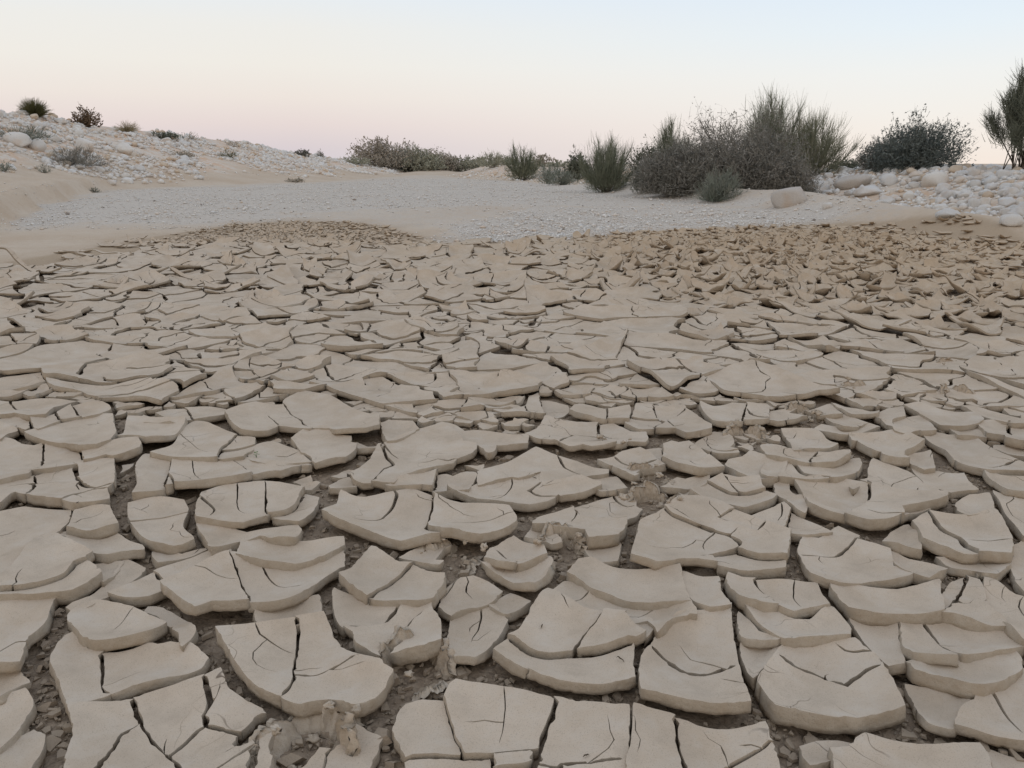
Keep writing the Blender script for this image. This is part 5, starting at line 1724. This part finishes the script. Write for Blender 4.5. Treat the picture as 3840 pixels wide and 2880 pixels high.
def at_depth(name, kind, u, Y, hw, vtop, col, seed, label, cat='shrub', group='desert shrubs beyond the stream bed', **k):
    x = (u - 1106) / 1703 * Y / 1.0
    z = float(land(x, Y))
    s_ = Y * math.cos(PITCH)                             # distance along the view
    # height of its top above the ground where it stands
    d_ = ray(u * DS, vtop * DS); t = Y / d_[1]
    x = float(d_[0] * t)
    z = float(land(x, Y))
    h = CAMZ + d_[2] * t - z
    return shrub(name, kind, x, Y, hw / 1703 * Y * 1.02, max(.05, h), seed, LM[col], SMD if col in ('dark', 'teal', 'grey') else SM, label=label, cat=cat, group=group, **k)
def on_slope(name, kind, u, vb, hw, vtop, col, seed, label, cat='shrub', group='low shrubs on the stony left slope', **k):
    x, y, z = hit(u * DS, vb * DS)
    h = (vb - vtop) / 1703 * y
    return shrub(name, kind, x, y, hw / 1703 * y, h, seed, LM[col], SM, label=label, cat=cat, group=group, **k)

R = 'desert shrubs beyond the stream bed'
at_depth('shrub', 'shaggy', 1600, 21.8, 128, 258, 'grey', 1, "biggest bush, a shaggy grey brown mass above the largest boulder", dens=1.5)
at_depth('broom_bush', 'broom', 1676, 25.5, 62, 214, 'green', 2, "tallest feathery broom bush, its thin wisps rising behind the biggest bush", 'bush')
at_depth('broom_bush', 'broom', 1762, 25.0, 82, 246, 'pale', 3, "pale feathery broom bush leaning out right of the biggest bush", 'bush')
at_depth('broom_bush', 'broom', 1455, 24.0, 50, 272, 'green', 4, "feathery broom bush rising behind the left part of the biggest bush", 'bush', dens=1.3)
at_depth('shrub', 'leafy', 1408, 24.0, 42, 318, 'dark', 5, "darkest rounded shrub between the lone broom bush and the biggest bush", dens=1.5)
at_depth('shrub', 'dome', 1552, 19.6, 46, 366, 'sage', 6, "low grey green brushy shrub in front of the biggest bush", dens=.8)
at_depth('shrub', 'shaggy', 1470, 22.0, 78, 318, 'grey', 61, "dark twiggy shrub at the front left foot of the biggest bush", dens=1.5)
at_depth('shrub', 'shaggy', 1702, 20.8, 62, 342, 'grey', 62, "low dark scrub at the right foot of the biggest bush", dens=1.2)
at_depth('broom_bush', 'broom', 1312, 26.5, 56, 304, 'green', 7, "lone fan shaped broom bush at the right edge of the gravel", 'bush', dens=1.7)
at_depth('shrub', 'leafy', 1247, 40.0, 25, 332, 'dark', 8, "small dark round headed shrub far back left of the lone broom bush", dens=1.6)
at_depth('shrub', 'dome', 1184, 37.0, 26, 359, 'sage', 9, "left one of two low dome shaped sage shrubs on the white stones")
at_depth('shrub', 'dome', 1213, 34.0, 38, 362, 'sage', 10, "wider dome shaped sage shrub, nearer than its twin on the stones")
at_depth('broom_bush', 'broom', 1130, 46.0, 46, 318, 'green', 11, "wispy broom bush standing behind the far stony bend of the bed", 'bush', dens=1.5)
at_depth('shrub', 'leafy', 1168, 55.0, 34, 336, 'mauve', 12, "brownish shrub just right of the far wispy broom bush", dens=1.3)
at_depth('shrub', 'broom', 1060, 62.0, 44, 326, 'hazy', 13, "greyish spreading shrub left of the far wispy broom bush", dens=1.7)
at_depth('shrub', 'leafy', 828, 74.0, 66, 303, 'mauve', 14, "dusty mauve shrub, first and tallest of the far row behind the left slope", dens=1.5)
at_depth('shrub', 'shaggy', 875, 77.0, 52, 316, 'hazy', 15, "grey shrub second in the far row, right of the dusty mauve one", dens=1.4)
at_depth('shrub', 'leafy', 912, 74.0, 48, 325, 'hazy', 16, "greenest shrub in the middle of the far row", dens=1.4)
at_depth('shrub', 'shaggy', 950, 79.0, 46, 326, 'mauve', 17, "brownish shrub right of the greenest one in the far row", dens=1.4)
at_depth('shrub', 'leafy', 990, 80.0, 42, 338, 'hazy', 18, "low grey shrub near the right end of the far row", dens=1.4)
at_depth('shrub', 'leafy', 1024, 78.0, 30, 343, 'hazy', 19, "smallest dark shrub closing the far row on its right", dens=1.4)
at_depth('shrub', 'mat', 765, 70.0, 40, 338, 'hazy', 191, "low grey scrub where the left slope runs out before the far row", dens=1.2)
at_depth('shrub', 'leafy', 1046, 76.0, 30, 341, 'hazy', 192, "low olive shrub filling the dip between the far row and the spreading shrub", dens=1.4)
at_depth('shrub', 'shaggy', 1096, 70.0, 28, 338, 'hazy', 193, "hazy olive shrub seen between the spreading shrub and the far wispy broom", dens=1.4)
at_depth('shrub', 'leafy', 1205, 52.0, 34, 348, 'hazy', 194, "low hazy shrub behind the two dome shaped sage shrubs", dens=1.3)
at_depth('leafy_bush', 'leafy', 1985, 23.0, 92, 268, 'teal', 20, "wide dark blue green leafy bush with loose sprigs on the right bank", 'bush', dens=1.5)
at_depth('shrub', 'leafy', 1905, 24.0, 48, 300, 'grey', 201, "sparse sprigged shrub at the left shoulder of the dark leafy bush", dens=.9)
at_depth('shrub', 'mat', 1832, 27.5, 38, 343, 'dark', 21, "low dark scrub between the pale broom bush and the dark leafy bush", dens=1.4)
at_depth('broom_tree', 'tree', 2232, 20.0, 112, 180, 'dark', 22, "dark broom tree with bare lower limbs cut by the right edge", 'bush', dens=1.6)
on_slope('grass_tussock', 'tuft', 75, 253, 34, 214, 'olive', 30, "round olive green tussock standing on the hilltop", 'grass tussock', dens=1.6)
on_slope('shrub', 'mat', 138, 259, 26, 238, 'grey', 31, "thin dark scrub with bare twigs right of the hilltop tussock", dens=1.2)
on_slope('shrub', 'leafy', 190, 275, 28, 239, 'brown', 32, "reddish brown dry shrub on the hilltop skyline", dens=1.4)
on_slope('grass_tussock', 'tuft', 275, 286, 30, 262, 'straw', 33, "straw coloured grass on the skyline right of the reddish shrub", 'grass tussock', dens=.6)
on_slope('shrub', 'mat', 352, 300, 38, 285, 'dark', 34, "long dark mat of scrub on the left skyline", dens=1.3)
on_slope('shrub', 'dome', 408, 304, 22, 289, 'mauve', 35, "grey dome of dry scrub ending the dark mat on the skyline")
on_slope('shrub', 'dome', 503, 317, 18, 304, 'mauve', 36, "small rounded shrub alone on the skyline in the middle of the slope")
on_slope('shrub', 'dome', 493, 343, 23, 325, 'olive', 37, "greenish clump among white stones under the lone skyline shrub")
on_slope('shrub', 'leafy', 655, 339, 17, 323, 'grey', 38, "small grey shrub low on the skyline where the slope falls away", dens=1.3)
on_slope('shrub', 'dome', 692, 342, 9, 326, 'grey', 39, "tiny upright shrub right of the small grey one on the skyline")
on_slope('shrub', 'dome', 40, 306, 62, 275, 'sage', 40, "broad sage grey shrub above the white boulders at the left edge", dens=1.2)
on_slope('shrub', 'dome', 168, 359, 62, 325, 'grey', 41, "largest dark grey cushion shrub on the left slope", dens=1.2)
on_slope('shrub', 'dome', 12, 370, 18, 351, 'sage', 42, "small grey green clump at the left edge below the boulders")
on_slope('shrub', 'dome', 95, 374, 20, 357, 'sage', 43, "sparse greenish clump on sand left of the largest cushion shrub", dens=.7)
on_slope('shrub', 'mat', 395, 340, 30, 327, 'mauve', 44, "dry greyish scrub on the bare band of the slope")
on_slope('shrub', 'mat', 640, 394, 26, 385, 'mauve', 45, "thin dry scrub lying on sand beside the upper gravel")
on_slope('shrub', 'dome', 205, 416, 12, 404, 'sage', 46, "tiny green weed on the edge of the sandy gully at left")

# ------------------------------------------------------------------ a sprout and bits of dry leaf on the plates
bpy.context.view_layer.update()
DG = bpy.context.evaluated_depsgraph_get()
def top_at(u, v):
    d_ = Vector(ray(u, v).tolist()).normalized()
    ok, loc, *_ = S.ray_cast(DG, Vector((0, 0, CAMZ)), d_)
    return loc
def sprout(u, v):
    p = top_at(u, v)
    root = bpy.data.objects.new('sprout', None); COL.objects.link(root); root.location = p
    root['label'] = "tiny green sprout growing from a thin crack in a plate"; root['category'] = 'sprout'
    r = np.random.default_rng(3)
    A = np.zeros((3, 3)); C = np.array([[.004, 0, .018], [-.006, .003, .013], [.003, -.004, .011]])
    sv, sf = tubes(curve(A, C * .5 + [0, 0, .004], C, 4), np.full((3, 4), .0009))
    gm = leafmat('sprout_green', (.06, .12, .04), (.10, .17, .06))
    link('stems', new_mesh('stems', sv, sf, [gm]), parent=root)
    for q in range(7):
        c = C[q % 3] + r.normal(0, .002, 3); a = r.uniform(0, 6.28)
        L = .009 * r.uniform(.7, 1.2)
        t = np.linspace(0, 1, 6); wv = np.sin(np.pi * t) * L * .32
        px_ = c + np.stack([np.cos(a) * t * L, np.sin(a) * t * L, .25 * L * np.sin(np.pi * t * .8)], 1)
        n_ = np.array([-math.sin(a), math.cos(a), .15])
        V = np.vstack([px_ + n_ * wv[:, None], px_ - n_ * wv[:, None] + [0, 0, .0006]])
        F = np.array([[i, i + 1, 7 + i, 6 + i] for i in range(5)])
        link('leaf', new_mesh('leaf', V, F, [gm]), parent=root)
sprout(962, 1716)
TW = leafmat('dead_twig', (.07, .055, .04), (.12, .09, .06))
for u, v, a, L, lab in [(2032, 2352, 1.3, .016, "dark curled dry leaf on the large plate behind the thick front slab"), (2326, 2478, -.9, .024, "thin bent dry twig near the right corner of the thick front slab"),
                        (2198, 2838, .4, .013, "bit of dark dry leaf beside the bottom row of small notches"), (2004, 1795, 2.4, .018, "dark dry leaf speck on a plate in the middle distance"),
                        (292, 1888, 1.2, .012, "short dark twig standing on the edge of a plate at left"), (2785, 2720, .3, .010, "pale brown leaf crumb on a plate near the front right")]:
    p = top_at(u, v)
    t = np.linspace(0, 1, 7)
    c = np.stack([np.cos(a) * (t - .5) * L, np.sin(a) * (t - .5) * L, .0015 + .25 * L * np.sin(t * np.pi) + .08 * L * np.sin(t * 9)], 1)
    V, F = tubes(c[None], (np.array([.3, .8, 1, 1, .9, .7, .3]) * .0016)[None])
    link('dry_twig', new_mesh('dry_twig', V, F, [TW]), loc=p, label=lab, cat='twig', group='dry bits on the plates')

# ------------------------------------------------------------------ labels of the many plates and stones: by look, then by what they lie beside
MARKS = [(1592, 2440, "the tall fluted mud fan"), (1212, 2790, "the torn pointed flap"), (2105, 2045, "the fluted fold"), (1690, 2095, "the low folded mud lip"),
         (2440, 1880, "the upright ribbed mud wall"), (2786, 1640, "the grey mud knot"), (3002, 1560, "the rosette shaped lump"), (3215, 1470, "the rounded mud lump"),
         (3585, 1490, "the forked mud fold"), (2300, 1690, "the creased mud lip"), (962, 1716, "the green sprout")]
HEROES = [  # photo pixel of the plate's middle, the plate's own label, how others refer to it
    (2326, 2466, "thick front slab, bow shaped, with a bent dry twig at its right end", "the thick front slab"),
    (1476, 1924, "longest cracked plate left of centre, sagging in its middle with sweeping curved cracks", "the long sagging plate"),
    (3098, 2560, "smooth broad fan shaped plate with a thick rounded front edge near the right corner", "the smooth fan shaped plate"),
    (1879, 2677, "flat nearly square plate at the bottom beside the long vertical crack", "the square bottom plate"),
    (3367, 2871, "wide wavy edged plate cut off by the bottom of the view, right of centre", "the wavy bottom plate"),
    (649, 2480, "long bow shaped plate with one thin vertical crack near the left front", "the bow shaped left plate"),
    (302, 2489, "small end piece of the bow shaped plate left of its thin crack", "the bow plate's small end"),
    (520, 2330, "shield shaped plate with a pointed right tip behind the bow shaped plate", "the shield shaped plate"),
    (1545, 1690, "largest smooth plate in the middle with high curled front lip", "the largest middle plate"),
    (2576, 2009, "broad many cracked plate right of the wide straight crack", "the many cracked plate"),
    (1041, 2155, "broad plate with one dark crack dying out in its surface, left of centre", "the plate with the dying crack"),
    (-16, 2378, "large plate cut by the left edge, beside the deep crumb filled crack", "the left edge plate"),
    (533, 2871, "bottom left plate beside the deep crack, forked by a dark fissure", "the forked bottom plate"),
    (3622, 2380, "flat triangular plate split by a slanting crack at right", "the split triangular plate"),
    (3341, 2233, "wide tray shaped plate with raised rim right of the slanting open crack", "the tray shaped plate"),
    (2371, 2169, "smooth plate right of the fluted fold, ending in a straight dark crack", "the smooth right centre plate"),
    (753, 1763, "plate with two short dark cracks left of the green sprout", "the plate with two short cracks"),
    (1221, 1548, "wide arched plate in the middle distance left of centre", "the wide arched plate"),
    (3203, 2094, "large plate with a forked crack in the right middle ground", "the fork cracked plate"),
    (259, 1812, "plate with a small standing twig by the left edge of the bed", "the twig plate"),
    (3672, 2004, "plate with a long slanting step near the right edge", "the stepped right plate"),
    (1371, 2282, "squarish cupped plate behind the fluted fan and left of the open crack", "the cupped square plate"),
]
SIZEW = lambda a, lo, hi: "small" if a < lo else ("large" if a > hi else "mid sized")
def shape_word(poly):
    ev = np.linalg.eigvalsh(np.cov((poly - poly.mean(0)).T))
    k = math.sqrt(ev[1] / max(ev[0], 1e-9))
    solid = abs(area(poly)) / (2 * math.pi * math.sqrt(ev[0] * ev[1]) * 2 + 1e-9)
    return "long narrow" if k > 2.1 else ("oblong" if k > 1.45 else "compact")
SP = [i for i in SOLO]
used = set()
for u, v, lab, ref in HEROES:
    best = min((i for i in SP if i not in used), key=lambda i: (PLATES[i]['u'] - u) ** 2 + 2 * (PLATES[i]['v'] - v) ** 2)
    d_ = math.hypot(PLATES[best]['u'] - u, PLATES[best]['v'] - v)
    if d_ > 160: continue
    used.add(best)
    PLATES[best]['obj']['label'] = lab
    MARKS.append((PLATES[best]['u'], PLATES[best]['v'], ref))

ORD = ["nearest", "second", "third", "fourth", "fifth", "sixth", "seventh", "eighth", "ninth", "tenth", "eleventh", "twelfth"]
def side(dx, dy):
    a = math.degrees(math.atan2(dx, -dy * 1.7))
    k = int(((a + 22.5) % 360) // 45)
    return ["straight behind", "behind and right of", "right of", "in front and right of", "straight in front of", "in front and left of", "left of", "behind and left of"][k]
def relate(items, marks, kind):
    """items: (key, u, v, look); gives each a label by its order from the closest landmark"""
    buckets = {}
    for key, u, v, look in items:
        m = min(marks, key=lambda q: (q[0] - u) ** 2 + 3 * (q[1] - v) ** 2)
        dx, dy = u - m[0], v - m[1]
        buckets.setdefault((m[2], side(dx, dy), look), []).append((math.hypot(dx, 1.7 * dy), key))
    out = {}
    for (ref, sd, look), L in buckets.items():
        L.sort()
        if len(L) > 2: continue
        for n, (d_, key) in enumerate(L):
            o_ = "" if len(L) == 1 else (ORD[n] + " " if n < len(ORD) else "farthest ")
            out[key] = f"{o_}{look} {kind} {sd} {ref}"
    return out
items = []
areas = sorted(PLATES[i]['a'] for i in SP)
for i in SP:
    if i in used: continue
    p = PLATES[i]
    lo, hi = (.012, .026) if p['v'] > 1900 else (.03, .06)
    look = SIZEW(p['a'], lo, hi).replace('mid sized', 'medium') + " " + shape_word(p['poly'])
    if p['v'] < 1470:
        ux, vy = int(round(p['u'] / 38.4)), int(round(p['v'] / 28.8))
        ux = min(99, max(1, ux))
        PLATES[i]['obj']['label'] = f"{look} curled mud plate, {ux} percent across, {vy} percent down the view"
        p['far'] = True
    else:
        items.append((i, p['u'], p['v'], look))
rl_ = relate(items, MARKS, "mud plate")
rl_ = {k: l for k, l in rl_.items() if len(l.replace('-', ' ').split()) <= 16}
for i, u, v, look in items:
    PLATES[i]['obj']['label'] = rl_.get(i) or f"{look} mud plate, {min(99, max(1, round(u / 38.4)))} percent across, {min(99, round(v / 28.8))} percent down the view"
for i in SP:
    o = PLATES[i]['obj']; o['label'] = ' '.join(o['label'].replace('straight ', '', 1).split()[:16]) if len(o['label'].split()) > 16 else o['label']
seen_l = {}
for i in SP:
    o = PLATES[i]['obj']; l = o['label']
    if l in seen_l:
        o['label'] = l.replace("curled mud plate", "curled mud plate touching its twin")
    seen_l[o['label']] = 1

SM_MARKS = []
for o in list(S.objects):
    if o.parent is None and o.type == 'EMPTY' and o.get('category') in ('shrub', 'bush', 'grass tussock') and o.location.y > 9:
        SM_MARKS.append((o, o['label']))
short = {}
for o, l in SM_MARKS:
    u, v, _ = seen(o.location.x, o.location.y, o.location.z + .1)
    t = l.split(',')[0]
    for cut_ in (" standing", " on the", " at the", " in the", " below", " above", " alone", " rising", " leaning", " behind", " between", " right of", " just", " lying", " closing", " near", " where", " low on", " left of", " far back", " with", " among", " cut by", " beside", " ending"):
        k = t.find(cut_)
        if k > 12: t = t[:k]
    short[o.name] = (u, v, "the " + t)
marks = [q for q in short.values()]
cnt = {}
for q in marks: cnt[q[2]] = cnt.get(q[2], 0) + 1
marks = [q for q in marks if cnt[q[2]] == 1]
for (x, y, wd, ht, m, lab) in bo:
    pass
items = []
for k, (o, x, y, s_, m) in enumerate(STONE_OBJ):
    u, v, d_ = seen(x, y, float(land(x, y)) + .1)
    look = ("small" if s_ < .16 else "large" if s_ > .34 else "mid sized") + " " + ("white", "grey", "tan")[m]
    items.append((k, u, v, look))
lab = relate(items, marks, "stone")
for k, u, v, look in items:
    bank = 'left slope' if u < 1900 else 'right bank'
    l = lab.get(k)
    if l is None or len(l.split()) > 16:
        l = f"{look.replace('mid sized', 'medium')} stone, {bank}, {max(.5, u / 38.4):.1f} percent across, {v / 28.8:.1f} percent down"
    while l in seen_l: l = l.replace(' stone,', ' stone touching its twin,', 1) if ' twin' not in l else l.replace(' twin,', ' twins,', 1)
    seen_l[l] = 1
    STONE_OBJ[k][0]['label'] = l
